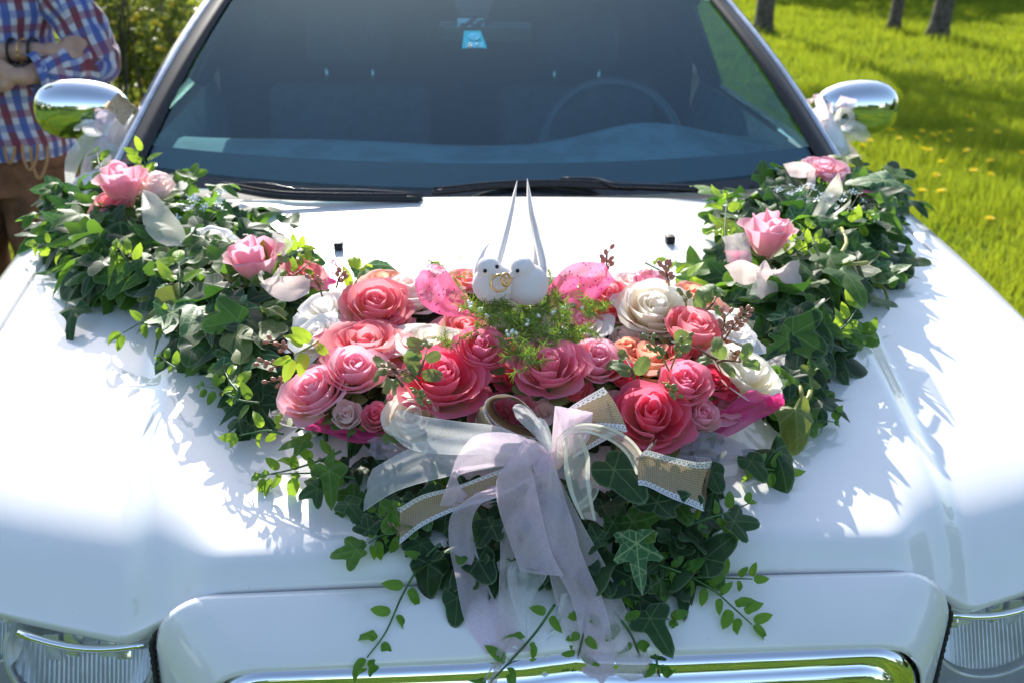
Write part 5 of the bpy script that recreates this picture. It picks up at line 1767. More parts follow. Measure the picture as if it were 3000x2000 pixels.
# ------------------------------------------------------------------ doves and rings
DC = H(1497, 893, .155)
def dove(px, headpx, beakpx, eyes, s, label):
    """s = -1 left bird, +1 right bird"""
    base = H(px, 888, .155)
    up = Vector((0, 0, 1))
    S = 1.0
    hd = H(*headpx, 0.15)          # rough, then lifted to the right depth
    Yh = base.y-0.004
    head = atY(*headpx, Yh)
    beak = atY(*beakpx, Yh-0.016)
    root = empty('dove', base, label, 'dove figure', 'pair of doves')
    def L(p): return Vector(p)-base
    body = Vector((0, 0.012, 0.022))
    hl = L(head)
    geos = [ellipsoid_geo(body, (0.0310, 0.040, 0.0265)), ellipsoid_geo(body+Vector((0, -0.010, 0.006)), (0.0295, 0.027, 0.0275)),
            ellipsoid_geo(hl, (0.0165, 0.0175, 0.0160)), ellipsoid_geo(hl*0.6+body*0.4, (0.0185, 0.018, 0.018)),
            ellipsoid_geo(body+Vector((0, 0.040, 0.010)), (0.016, 0.030, 0.012))]
    link('body', blob('body', geos, M_DOVE, 0.0022, 12, 0.6), root)
    bl = L(beak)
    bd = (bl-hl).normalized()
    link('beak', tube('beak', [hl+bd*0.012, hl+bd*0.017, hl.lerp(bl, 0.85), bl], [0.0060, 0.0050, 0.0026, 0.0006], M_DOVE, 10), root)
    for (ex, ey) in eyes:
        d = ray(ex, ey)
        # where the sight line meets the head
        oc = CAM_P-(hl+base); r = 0.0168
        b2 = d.dot(oc); a2 = d.dot(d); c2 = oc.dot(oc)-r*r
        dis = max(0, b2*b2-a2*c2)
        p = CAM_P+d*((-b2-math.sqrt(dis))/a2)
        e = link('eye', mesh('eye', *ellipsoid_geo((0, 0, 0), (0.0028,)*3, seg=12, ring=8), M_BEAD), root)
        e.location = p-base
    # wings and tail feathers swept up behind
    def blade(name, pts, w0):
        C = catmull([L(p) for p in pts], 16)
        V, n = [], len(C)
        for i, c_ in enumerate(C):
            f = i/(n-1)
            w = w0*(0.7+0.3*math.sin(min(1, f*2.2)*math.pi/2))*(1-f**2.6)+0.0010
            jag = 0.0
            for (dx, dy) in ((-1, -0.1), (-0.4, -0.32), (0.4, -0.32), (1, 0), (0.4, 0.30), (-0.4, 0.25)):
                V.append(c_+Vector((dx*0.32*w*1.0, dy*w+(0.6*w if dx > 0.9 or dx < -0.9 else 0), 0))+Vector((s*jag, 0, 0)))
        link(name, mesh(name, V, [f[::-1] for f in grid_faces(n, 6)]+[tuple((n-1)*6+k for k in range(6))] + [(i*6+5, i*6, (i+1)*6, (i+1)*6+5) for i in range(n-1)], M_DOVE), root)
    return root, blade
d1, bl1 = dove(1449, (1432, 785), (1463, 823), [(1421, 794), (1456, 782)], -1, 'left white dove holding the larger ring in its beak')
y0 = d1.location.y
bl1('wing', [atY(1402, 850, y0+.02), atY(1400, 790, y0+.03), atY(1418, 735, y0+.045), atY(1442, 703, y0+.055)], 0.020)
bl1('tail', [atY(1440, 840, y0+.04), atY(1470, 740, y0+.06), atY(1497, 630, y0+.08), atY(1515, 531, y0+.10)], 0.020)
d2, bl2 = dove(1543, (1530, 785), (1474, 824), [(1516, 794)], 1, 'right white dove with the longer upright tail and the smaller ring')
bl2('wing', [atY(1592, 850, y0+.02), atY(1590, 770, y0+.04), atY(1572, 690, y0+.06), atY(1556, 620, y0+.075)], 0.022)
bl2('tail', [atY(1560, 830, y0+.045), atY(1575, 720, y0+.07), atY(1556, 620, y0+.09), atY(1545, 524, y0+.105)], 0.022)
def ring(px, py, rpx, label, tilt):
    P = atY(px, py, y0-0.036)
    R = px_size(rpx, P)
    pts = [(R*math.cos(2*math.pi*k/40), 0, R*math.sin(2*math.pi*k/40)) for k in range(41)]
    root = link('ring', tube('ring', pts, 0.0017, M_GOLD, 8))
    root.location = P; root.rotation_euler = (RAD(-20), 0, RAD(tilt))
    tag(root, label, 'ring', 'two linked rings')
ring(1462, 830, 24, 'larger gold ring hanging from the left dove beak', -8)
ring(1482, 820, 18, 'smaller gold ring hanging from the right dove beak', 40)
bead = link('pearl_bead', mesh('pearl_bead', *ellipsoid_geo((0, 0, 0), (0.003,)*3, seg=12, ring=8), M_WHITEBUD), d1)
bead.location = atY(1449, 802, y0-.020)-d1.location

# ------------------------------------------------------------------ ribbons
def ribbon(name, A, B, mat, root, n=36, m=13, belly=0.0, vlen=None, ruf=0.0022):
    """band between two edge curves given as (picture x, picture y, height over the car)"""
    a = catmull([H(*p) if len(p) == 3 else p[0] for p in A], n)
    b = catmull([H(*p) if len(p) == 3 else p[0] for p in B], n)
    V, UV = [], []
    Ln = 0
    ph = random.uniform(0, 6)
    for i in range(n):
        if i: Ln += ((a[i]+b[i])/2-(a[i-1]+b[i-1])/2).length
        w = (a[i]-b[i]).length
        tdir = ((a[min(i+1, n-1)]+b[min(i+1, n-1)])-(a[max(0, i-1)]+b[max(0, i-1)]))
        nr = tdir.cross(b[i]-a[i])
        nr = nr.normalized() if nr.length > 1e-9 else Vector((0, 0, 1))
        for j in range(m):
            f = j/(m-1)
            q = a[i].lerp(b[i], f) + nr*(belly*w*math.sin(math.pi*f)+ruf*(math.sin(i*0.5+f*3+ph)+0.7*math.sin(f*13+ph*2+i*0.12)+0.5*math.sin(f*7-i*0.3))*math.sin(math.pi*f))
            V.append(q); UV.append((f, Ln/0.04))
    o = world_part(name, mesh(name, V, grid_faces(n, m), mat, True, None, UV), root)
    return o
KN = H(1622, 1345, .105)
bow = empty('organza_bow', KN, 'large bow of pale pink and white organza tied in front of the roses', 'ribbon bow')
R = lambda nm, A, B, mat, **k: ribbon(nm, A, B, mat, bow, **k)
# two wide white tails to the left
R('tail', [(1617,1340,.105),(1482,1266,.125),(1319,1280,.12),(1200,1313,.105),(1091,1372,.075)], [(1617,1352,.10),(1455,1367,.105),(1292,1399,.095),(1162,1437,.08),(1064,1497,.05)], M_ORG_WHITE, belly=.06)
R('tail', [(1615,1335,.11),(1482,1255,.14),(1346,1234,.145),(1238,1218,.14),(1173,1199,.135)], [(1612,1350,.105),(1455,1330,.12),(1319,1330,.115),(1200,1313,.11),(1129,1253,.11)], M_ORG_WHITE, belly=.05)
# big pink loop to the left, folding back under
R('loop', [(1600,1313,.135),(1509,1270,.16),(1400,1272,.16),(1346,1325,.14),(1319,1394,.11),(1287,1481,.075)], [(1612,1352,.11),(1509,1361,.12),(1430,1367,.115),(1345,1392,.10),(1350,1425,.085),(1373,1453,.075)], M_ORG_PINK, belly=.05)
R('loop', [(1287,1481,.075),(1340,1478,.07),(1400,1452,.075),(1455,1440,.085)], [(1373,1453,.075),(1390,1440,.07),(1430,1425,.075),(1460,1420,.085)], M_ORG_PINK)
# narrow pink tail curving down on the left
R('tail', [(1470,1420,.10),(1390,1448,.095),(1325,1502,.075),(1315,1584,.06),(1335,1692,.045),(1362,1817,.02),(1422,1914,.015)], [(1480,1450,.10),(1410,1475,.095),(1383,1529,.075),(1392,1594,.06),(1417,1681,.045),(1460,1773,.025),(1558,1906,.03)], M_ORG_PINK, n=44)
# fallen front pink tail, catching the sun
R('tail', [(1540,1283,.165),(1498,1340,.15),(1455,1405,.13),(1460,1486,.11),(1493,1584,.085),(1525,1673,.065)], [(1540,1283,.165),(1560,1383,.145),(1586,1502,.115),(1614,1611,.085),(1651,1686,.065)], M_ORG_PINK, belly=.10, n=40)
R('loop', [(1536,1286,.165),(1562,1286,.15),(1590,1305,.13),(1617,1330,.11)], [(1540,1290,.165),(1560,1370,.13),(1590,1395,.115),(1612,1360,.105)], M_ORG_PINK, n=16)
# second pink tail right of it
R('tail', [(1612,1316,.13),(1575,1352,.125),(1556,1405,.115),(1540,1460,.105),(1552,1529,.09),(1600,1622,.07),(1671,1746,.045),(1699,1855,.03),(1709,2000,.035),(1714,2120,.035)], [(1612,1316,.13),(1641,1410,.12),(1662,1480,.11),(1684,1545,.10),(1700,1610,.085),(1742,1708,.06),(1768,1760,.045),(1795,1880,.03),(1802,2000,.035),(1806,2120,.035)], M_ORG_PINK, n=50, belly=.05)
# long greyish tail to the lower right
R('tail', [(1622,1400,.09),(1600,1560,.075),(1611,1687,.05),(1640,1790,.035),(1675,1880,.028),(1720,2005,.035),(1755,2120,.035)], [(1640,1400,.09),(1704,1529,.075),(1779,1665,.05),(1850,1817,.02),(1895,1905,.02),(1942,2005,.035),(1985,2120,.035)], M_ORG_GREY, n=46)
# straight tail in the middle left
R('tail', [(1560,1440,.09),(1476,1540,.08),(1465,1650,.06),(1458,1800,.03),(1445,1936,.03),(1406,2010,.035),(1380,2110,.035)], [(1600,1440,.09),(1530,1540,.08),(1512,1650,.06),(1520,1800,.03),(1486,1900,.03),(1452,2010,.035),(1425,2110,.035)], M_ORG_GREY, n=40)
# upright pink loop and its back
R('loop', [(1618,1345,.11),(1618,1280,.135),(1626,1188,.175)], [(1650,1345,.11),(1722,1290,.13),(1737,1207,.165)], M_ORG_PINK, n=16)
R('loop', [(1626,1188,.175),(1640,1230,.14),(1630,1300,.12)], [(1737,1207,.165),(1720,1270,.13),(1690,1320,.115)], M_ORG_PINK, n=16)
# white finger-shaped loops
R('loop', [(1615,1320,.12),(1600,1258,.14),(1560,1210,.155),(1530,1184,.165),(1508,1184,.165)], [(1610,1338,.115),(1575,1285,.125),(1540,1250,.14),(1512,1222,.155),(1503,1196,.165)], M_ORG_WHITE, n=24)
R('loop', [(1612,1330,.12),(1620,1290,.15),(1600,1235,.155),(1580,1220,.15)], [(1612,1345,.11),(1590,1315,.12),(1568,1270,.13),(1566,1235,.14)], M_ORG_WHITE, n=20)
R('tail', [(1596,1350,.105),(1600,1440,.09),(1560,1540,.08),(1500,1640,.06),(1487,1697,.05),(1509,1784,.035),(1541,1863,.022)], [(1630,1360,.105),(1640,1460,.09),(1640,1560,.08),(1610,1650,.065),(1600,1690,.055),(1563,1752,.035),(1545,1862,.022)], M_ORG_WHITE, n=40)
world_part('knot', mesh('knot', *ellipsoid_geo(KN, (0.012, 0.014, 0.012)), M_ORG_BLUSH), bow)

sat = empty('satin_edged_bow', KN+Vector((0.004, -0.004, 0.004)), 'cream ribbon with satin edges looping over the dark ivy leaf', 'ribbon bow')
R2 = lambda nm, A, B, **k: ribbon(nm, A, B, M_SATIN, sat, **k)
R2('loop', [(1632,1340,.12),(1634,1280,.15),(1695,1240,.175),(1779,1248,.17),(1850,1286,.14),(1890,1345,.10),(1888,1394,.08),(1872,1437,.06)], [(1650,1340,.12),(1652,1290,.145),(1700,1265,.165),(1775,1285,.16),(1830,1325,.13),(1860,1380,.09),(1868,1410,.075),(1860,1440,.06)], n=44)
R2('tail', [(1655,1280,.15),(1652,1367,.12),(1671,1448,.10),(1704,1519,.08)], [(1702,1270,.15),(1727,1334,.12),(1729,1421,.10),(1747,1524,.08)], n=30)
R2('loop', [(1600,1360,.11),(1590,1400,.11),(1592,1440,.10)], [(1618,1365,.11),(1615,1400,.11),(1612,1440,.10)], n=14)
R2('loop', [(1740,1400,.07),(1755,1430,.065),(1735,1470,.06),(1700,1495,.06)], [(1720,1400,.07),(1730,1430,.065),(1715,1455,.06),(1690,1475,.06)], n=18)

bur = empty('burlap_bow', KN+Vector((0, 0.006, -0.006)), 'brown burlap bow edged with white crochet lace behind the organza', 'ribbon bow')
RB = lambda nm, A, B, **k: ribbon(nm, A, B, M_BURLAP, bur, ruf=0.0008, **k)
# hollow loop upper left: lace edge in front, band going back from it
RB('loop', [(1596,1292,.11),(1509,1272,.12),(1460,1250,.125),(1427,1212,.135),(1420,1178,.15),(1449,1157,.165),(1493,1156,.165),(1535,1178,.16),(1580,1228,.14),(1600,1280,.12)],
   [(1580,1262,.07),(1515,1240,.07),(1480,1220,.075),(1456,1198,.08),(1450,1180,.09),(1465,1170,.10),(1495,1168,.10),(1530,1188,.10),(1565,1228,.085),(1585,1258,.075)], n=60)
RB('loop', [(1421,1180,.15),(1424,1212,.135),(1456,1252,.125),(1508,1275,.12),(1580,1294,.11)], [(1400,1200,.10),(1391,1238,.085),(1402,1268,.075),(1450,1290,.07),(1560,1310,.075)], n=30)
RB('loop', [(1640,1320,.10),(1660,1220,.14),(1671,1191,.155),(1768,1132,.185)], [(1660,1330,.10),(1730,1262,.135),(1760,1250,.14),(1838,1263,.15)], n=24, belly=.18)
RB('loop', [(1768,1132,.175),(1740,1170,.12),(1660,1290,.09)], [(1838,1263,.12),(1800,1275,.09),(1680,1340,.085)], n=16)
RB('loop', [(1880,1325,.115),(1899,1318,.115),(1969,1337,.11),(2040,1352,.105),(2086,1350,.10)], [(1870,1420,.09),(1899,1425,.09),(1960,1455,.085),(2023,1480,.08),(2062,1497,.075)], n=36, belly=.22)
RB('loop', [(2086,1350,.08),(2075,1340,.065),(2030,1335,.055),(1980,1330,.05)], [(2062,1497,.04),(2055,1470,.03),(2030,1450,.025),(1990,1440,.02)], n=16)
RB('frayed_end', [(1892,1318,.10),(1905,1300,.105),(1913,1294,.11)], [(1885,1400,.07),(1893,1370,.075),(1905,1335,.085)], n=8)
RB('tail', [(1170,1486,.065),(1238,1448,.075),(1341,1421,.085),(1471,1372,.09),(1560,1350,.095)], [(1170,1594,.05),(1238,1540,.06),(1341,1491,.07),(1455,1456,.078),(1560,1400,.085)], n=44, belly=.14)
RB('tail_end', [(1170,1486,.05),(1150,1478,.045),(1135,1462,.045)], [(1160,1560,.035),(1152,1515,.04),(1136,1470,.042)], n=8)
# frayed threads
for k in range(26):
    a, b = random.choice([(1910, 1294, ), (1905, 1330), (1170, 1560), (1150, 1540)])
    P = H(a+random.uniform(-8, 8), b+random.uniform(-8, 8), .09 if a > 1500 else .045)
    link_ = [P, P+Vector((random.uniform(-.006, .006), 0, random.uniform(-.004, .010)))]
    world_part('thread', tube('thread', link_, 0.0006, simple('jute_thread', (0.4, 0.3, 0.18), 0.8) if not bpy.data.materials.get('jute_thread') else bpy.data.materials['jute_thread'], 4), bur)

# white cord
cord = empty('hanging_rope', H(1640, 1780, .02), 'twisted white cord running down between the ribbons to the grille', 'rope')
for s in (0, math.pi):
    C = catmull([H(1655, 1740, .03), H(1640, 1800, .014), H(1610, 1880, .012), H(1600, 1950, .02), H(1592, 2020, .02)], 90)
    pts = [c_+Vector((math.cos(i*0.55+s), 0, math.sin(i*0.55+s)))*0.0022 for i, c_ in enumerate(C)]
    world_part('strand', tube('strand', pts, 0.0024, M_WHITEBUD, 6), cord)

# ------------------------------------------------------------------ tulle pieces
def sheet(name, A, B, mat, label, n=30, m=17, ruf=0.006, cat='tulle', group='pieces of tulle among the roses', belly=0.05):
    c = H(A[len(A)//2][0], A[len(A)//2][1], A[len(A)//2][2])
    root = empty(name, c, label, cat, group)
    ribbon('net', A, B, mat, root, n, m, belly, ruf=ruf)
    return root
sheet('tulle_wing', [(1400,905,.14),(1340,838,.17),(1300,785,.19),(1250,772,.20)], [(1385,930,.135),(1290,922,.14),(1232,885,.15),(1214,832,.165)], M_TUL_GLIT, 'glittering pink tulle wing left of the doves')
sheet('tulle_wing', [(1600,850,.15),(1650,790,.18),(1700,768,.195),(1771,771,.20)], [(1610,905,.13),(1673,890,.14),(1736,883,.15),(1800,822,.17)], M_TUL_GLIT, 'glittering pink tulle wing right of the doves')
sheet('tulle_wing', [(1630,905,.14),(1680,905,.145),(1750,940,.14)], [(1640,950,.13),(1680,965,.13),(1712,968,.13)], M_TUL_GLIT, 'small piece of glitter tulle right of the fern cushion')
sheet('tulle_corner', [(978,760,.15),(1010,795,.14),(1055,838,.13)], [(978,762,.15),(965,800,.13),(952,850,.11)], M_TUL_PINK, 'magenta tulle corner standing at the back left of the bouquet')
sheet('tulle_strip', [(885,1195,.075),(1000,1240,.075),(1080,1258,.075),(1170,1270,.08)], [(892,1258,.05),(960,1270,.05),(1040,1297,.05),(1130,1292,.06)], M_TUL_PINK, 'dark magenta tulle strip below the small buds on the left')
sheet('tulle_corner', [(884,1190,.08),(840,1192,.075),(800,1202,.07),(785,1215,.065)], [(895,1255,.05),(865,1252,.05),(815,1240,.055),(786,1218,.065)], M_TUL_WHITE, 'pale tulle corner under the leftmost pink rose')
sheet('tulle_corner', [(1075,1290,.07),(1110,1278,.075),(1160,1300,.08),(1200,1330,.085)], [(1100,1345,.05),(1130,1345,.055),(1160,1350,.06),(1200,1352,.065)], M_TUL_LILAC, 'lilac tulle tuft under the veiled white rose')
sheet('tulle_tail', [(1929,1308,.08),(2010,1275,.085),(2079,1262,.085),(2160,1290,.07),(2232,1332,.05)], [(1940,1330,.06),(2000,1345,.055),(2060,1358,.05),(2100,1365,.045),(2225,1345,.045)], M_TUL_LILAC, 'lilac grey tulle spreading right behind the burlap')
sheet('tulle_cone', [(2085,1218,.09),(2120,1200,.10),(2196,1143,.12),(2250,1160,.125),(2283,1148,.13)], [(2102,1285,.06),(2150,1270,.065),(2220,1230,.08),(2270,1205,.09),(2299,1184,.10)], M_TUL_PINK, 'magenta tulle cone at the right end of the bouquet', belly=.15)
sheet('tulle_cone', [(2283,1148,.13),(2262,1160,.11),(2230,1165,.10)], [(2299,1184,.10),(2285,1190,.095),(2240,1180,.09)], M_TUL_PINK, 'rolled rim of the magenta tulle on the right')
sheet('tulle_patch', [(1860,800,.11),(1890,790,.12),(1960,800,.12)], [(1850,850,.11),(1890,850,.115),(1950,850,.12)], M_TUL_GLIT, 'pale glitter tulle behind the ivory rose')
sheet('tulle_patch', [(2230,1065,.08),(2270,1045,.085),(2303,1036,.09)], [(2250,1090,.07),(2275,1080,.075),(2290,1070,.08)], M_TUL_WHITE, 'grey tulle tip between large ivory rose and ivy')
# ------------------------------------------------------------------ small bows and ribbons in the garlands
GR = 'ribbon pieces in the garlands'
def piece(label, strips, name='garland_ribbon', cat='ribbon', group=GR):
    a = strips[0][0][0]
    root = empty(name, H(*a), label, cat, group)
    for (A, B, mat) in strips:
        ribbon('band', A, B, mat, root, 22, 7, 0.08, ruf=0.002)
piece('cream organza ribbon curling down the left garland', [([(420,556,.14),(455,570,.14),(495,614,.13),(536,668,.11),(549,717,.09)], [(415,570,.14),(415,620,.13),(425,670,.11),(455,705,.10),(490,722,.09)], M_ORG_CREAM)])
piece('blush ribbon end beside the bud by the windscreen', [([(440,520,.13),(470,508,.13),(510,515,.12)], [(445,545,.12),(475,530,.12),(500,530,.12)], M_ORG_BLUSH)])
piece('square end of pale tulle above the pink rosebud on the left', [([(799,681,.15),(830,690,.15),(862,706,.15)], [(780,712,.12),(800,735,.12),(830,753,.12)], M_TUL_WHITE)])
piece('pale pink bow in front of the rosebud on the left garland', [
 ([(760,830,.11),(800,812,.13),(860,810,.13),(911,805,.12)], [(765,838,.11),(800,870,.10),(850,884,.10),(905,860,.11)], M_ORG_BLUSH),
 ([(770,835,.11),(757,812,.125),(760,797,.13),(775,800,.13)], [(778,835,.11),(770,815,.125),(768,803,.13),(772,805,.13)], M_ORG_CREAM),
 ([(785,830,.11),(805,800,.13),(820,785,.14),(832,795,.13)], [(790,838,.11),(812,812,.13),(822,800,.135),(826,805,.13)], M_ORG_CREAM)], 'small_bow', 'bow')
piece('square of white and coral net left of the upright pink rose', [([(2114,695,.13),(2150,686,.14),(2195,680,.14)], [(2130,770,.09),(2165,770,.10),(2205,765,.11)], M_TUL_WHITE), ([(2120,735,.10),(2150,735,.11),(2195,735,.11)], [(2135,772,.08),(2165,775,.09),(2205,775,.10)], M_TUL_GLIT)])
piece('pale pink organza bow below the upright rose in the right garland', [
 ([(2122,779,.12),(2170,762,.14),(2210,775,.13),(2232,788,.12)], [(2150,825,.10),(2185,835,.10),(2215,825,.10),(2232,800,.11)], M_ORG_BLUSH),
 ([(2235,785,.12),(2280,790,.13),(2320,765,.13),(2345,770,.12)], [(2235,800,.11),(2270,830,.10),(2320,835,.10),(2352,832,.09)], M_ORG_BLUSH),
 ([(2225,780,.13),(2245,765,.14),(2275,830,.11),(2290,850,.09)], [(2215,800,.12),(2218,830,.11),(2225,870,.09),(2235,890,.08)], M_ORG_BLUSH),
 ([(2215,815,.11),(2200,850,.09),(2190,885,.07)], [(2240,815,.11),(2245,860,.09),(2250,890,.07)], M_ORG_WHITE)], 'small_bow', 'bow')
piece('upright cream ribbon blade in the middle of the right garland', [([(2371,648,.08),(2400,590,.12),(2430,540,.15),(2456,508,.18)], [(2400,652,.08),(2430,610,.12),(2468,565,.14),(2459,510,.18)], M_ORG_CREAM)])
piece('white satin ribbon left of the small rose at the back right', [([(2294,482,.12),(2330,475,.13),(2365,478,.13),(2392,498,.12)], [(2315,518,.10),(2345,522,.10),(2370,520,.10),(2385,518,.10)], M_ORG_BLUSH), ([(2385,500,.12),(2390,525,.10),(2385,550,.09)], [(2360,505,.11),(2365,530,.10),(2355,552,.08)], M_ORG_BLUSH)])
piece('red net showing in the shade of the right garland', [([(2505,565,.07),(2540,560,.075),(2570,575,.07)], [(2510,578,.065),(2540,575,.07),(2568,582,.065)], M_TUL_PINK)])
#PART5
# ------------------------------------------------------------------ bows on the door mirrors
mb1 = empty('mirror_bow', atY(310, 370, 1.60), 'pale pink and white organza bow with long tails on the mirror beside the person', 'ribbon bow', 'bows on the door mirrors')
def rib3(name, A, B, mat, root, n=26, m=7, ruf=0.003, belly=0.08):
    return ribbon(name, [(p,) for p in A], [(p,) for p in B], mat, root, n, m, belly, ruf=ruf)
Ym = 1.58
def Q(px, py, dy=0.0): return atY(px, py, Ym+dy)
rib3('loop', [Q(330,330), Q(300,322,-.02), Q(280,345,-.03), Q(278,385,-.02), Q(300,400)], [Q(342,345), Q(325,360,-.02), Q(312,372,-.03), Q(305,390,-.02), Q(315,405)], M_ORG_PINK, mb1)
rib3('loop', [Q(318,378), Q(345,355,-.01), Q(368,380,.0), Q(355,400,.01)], [Q(310,415), Q(335,425,-.01), Q(355,420,0), Q(345,410,.01)], M_ORG_BLUSH, mb1)
rib3('tail', [Q(285,392), Q(245,395,-.02), Q(205,440,-.03), Q(190,480,-.02), Q(192,540,-.01)], [Q(300,410), Q(275,430,-.02), Q(240,470,-.03), Q(222,510,-.02), Q(215,548,-.01)], M_ORG_WHITE, mb1)
rib3('tail', [Q(295,395), Q(270,430,-.02), Q(240,480,-.03), Q(235,545,-.01)], [Q(320,400), Q(305,440,-.02), Q(270,490,-.03), Q(290,560,-.01)], M_ORG_PINK, mb1)
rib3('tail', [Q(315,405,.01), Q(305,450), Q(298,500), Q(300,570)], [Q(340,405,.01), Q(352,450), Q(345,500), Q(345,570)], M_ORG_GREY, mb1)
rib3('band', [Q(312,312,.01), Q(342,275,.02), Q(350,278,.02)], [Q(362,372,.01), Q(398,320,.03), Q(400,325,.03)], simple('burlap_band', (0.55, 0.40, 0.26), 0.8, var=0.25, scale=300), mb1)
mb2 = empty('mirror_bow', atY(2430, 350, 1.66), 'blush and cream bow with short loops on the mirror by the lawn', 'ribbon bow', 'bows on the door mirrors')
Ym = 1.64
rib3('loop', [Q(2440,380), Q(2400,350,-.02), Q(2372,310,-.02), Q(2366,292), Q(2385,290)], [Q(2430,395), Q(2385,375,-.02), Q(2368,330,-.02), Q(2362,296), Q(2376,302)], M_ORG_BLUSH, mb2)
rib3('loop', [Q(2440,375,.01), Q(2425,320), Q(2405,280,-.01), Q(2388,278,-.01), Q(2380,300)], [Q(2425,385,.01), Q(2395,330), Q(2385,295,-.01), Q(2375,292,-.01), Q(2378,305)], M_ORG_BLUSH, mb2)
rib3('loop', [Q(2446,315), Q(2452,300,-.01), Q(2463,281,-.02)], [Q(2495,330), Q(2502,315,-.01), Q(2512,294,-.02)], M_ORG_PINK, mb2, n=12)
rib3('loop', [Q(2450,375,-.01), Q(2443,345,-.03), Q(2460,318,-.04), Q(2488,318,-.03), Q(2505,345,-.02), Q(2490,365)], [Q(2465,380,-.01), Q(2462,355,-.03), Q(2470,335,-.04), Q(2482,335,-.03), Q(2490,350,-.02), Q(2480,370)], M_ORG_CREAM, mb2)
rib3('tail', [Q(2450,378,-.01), Q(2480,385,-.02), Q(2510,395,-.02), Q(2535,400,-.01)], [Q(2460,395,-.01), Q(2480,412,-.02), Q(2498,416,-.02), Q(2530,405,-.01)], M_ORG_CREAM, mb2)
rib3('tail', [Q(2470,370), Q(2500,358), Q(2530,370), Q(2552,400)], [Q(2480,385), Q(2500,400), Q(2520,415), Q(2535,418)], M_ORG_WHITE, mb2)
rib3('tail', [Q(2430,385,.01), Q(2425,420), Q(2430,450), Q(2440,480)], [Q(2465,390,.01), Q(2490,420), Q(2510,445), Q(2525,470)], M_ORG_PINK, mb2)

# ------------------------------------------------------------------ the person left of the car
PY = 2.46
t = NT('plaid_shirt')
sep = t.n('ShaderNodeSeparateXYZ'); t.l(t.coord('UV'), sep.inputs[0])
def stripes(v, per, a, b, ph=0.0):
    f = t.math('FRACT', t.math('ADD', t.math('MULTIPLY', v, 1/per), ph))
    return t.math('MULTIPLY', t.ramp(f, a-0.02, a+0.02), t.ramp(f, b-0.02, b+0.02, 1.0, 0.0))
U, W = sep.outputs[0], sep.outputs[1]
white = (0.62, 0.62, 0.70)
c = t.mix(t.math('MULTIPLY', stripes(U, 0.075, 0.08, 0.36), 0.88), white, (0.03, 0.08, 0.36))
c = t.mix(t.math('MULTIPLY', stripes(U, 0.075, 0.58, 0.86), 0.92), c, (0.16, 0.012, 0.035))
c = t.mix(t.math('MULTIPLY', stripes(W, 0.08, 0.08, 0.34), 0.55), c, (0.05, 0.12, 0.42), 'MIX')
c = t.mix(t.math('MULTIPLY', stripes(W, 0.08, 0.58, 0.84), 0.60), c, (0.26, 0.03, 0.06))
n = t.noise(25, 3, vec=t.coord())
M_PLAID = t.done(t.mixs(0.2, t.pbr(c, 0.8, sheen=0.2, normal=t.bump(n, 0.4, 0.01)), t.translucent(c)))
M_SKIN = simple('skin', (0.46, 0.27, 0.19), 0.5, var=0.08)
M_LEATHER = simple('brown_suede', (0.17, 0.07, 0.035), 0.8, var=0.35, scale=14)
M_HAIR = simple('dark_hair', (0.03, 0.02, 0.015), 0.5)
def PP(px, py, dy=0.0): return atY(px, py, PY+dy)
gz = ground_z(-1.4, 2.5)
person = empty('person', (-1.42, PY, gz), 'person in a blue, red and white plaid shirt and brown leather shorts, arms crossed', 'person')
def limb(pts, rads, n=12):
    C = catmull(pts, n)
    rr = [np.interp(i/(n-1)*(len(rads)-1), range(len(rads)), rads) for i in range(n)]
    return [ellipsoid_geo(c_, (r_,)*3, seg=12, ring=8) for c_, r_ in zip(C, rr)]
X0 = -1.42
el = PP(272, 175, -.03)         # elbow nearest the car
sh = Vector((X0+0.19, PY+0.03, 1.45))
el2 = Vector((X0-0.27, PY-0.03, 1.12)); sh2 = Vector((X0-0.19, PY+0.03, 1.45))
wr = PP(70, 225, -.16)          # wrist of the near arm
wr2 = PP(150, 150, -.12)        # wrist with the bracelets, tucked over
body = [ellipsoid_geo((X0, PY+0.02, 1.30), (0.185, 0.11, 0.22)), ellipsoid_geo((X0, PY+0.02, 1.08), (0.165, 0.10, 0.2)), ellipsoid_geo((X0, PY+0.02, 0.92), (0.175, 0.115, 0.15)),
        ellipsoid_geo((X0, PY, 1.66), (0.078, 0.095, 0.115)), ellipsoid_geo((X0, PY-0.01, 1.60), (0.055, 0.075, 0.065))]
body += limb([(X0, PY+0.02, 1.45), (X0, PY+0.01, 1.58)], [0.062, 0.055], 5)
body += limb([(X0, PY+0.03, 1.43), sh], [0.09, 0.065], 6) + limb([(X0, PY+0.03, 1.43), sh2], [0.09, 0.065], 6)
body += limb([sh, el], [0.056, 0.045]) + limb([el, wr], [0.046, 0.027]) + limb([sh2, el2], [0.056, 0.045]) + limb([el2, wr2], [0.046, 0.027])
for s in (-1, 1):
    hip = Vector((X0+s*0.09, PY+0.02, 0.88)); kn = Vector((X0+s*0.11, PY, 0.48)); an_ = Vector((X0+s*0.12, PY+0.03, 0.09+gz))
    body += limb([hip, kn], [0.092, 0.058]) + limb([kn, an_], [0.057, 0.036])
    body += [ellipsoid_geo(an_+Vector((s*0.02, -0.06, -0.035)), (0.045, 0.13, 0.045))]
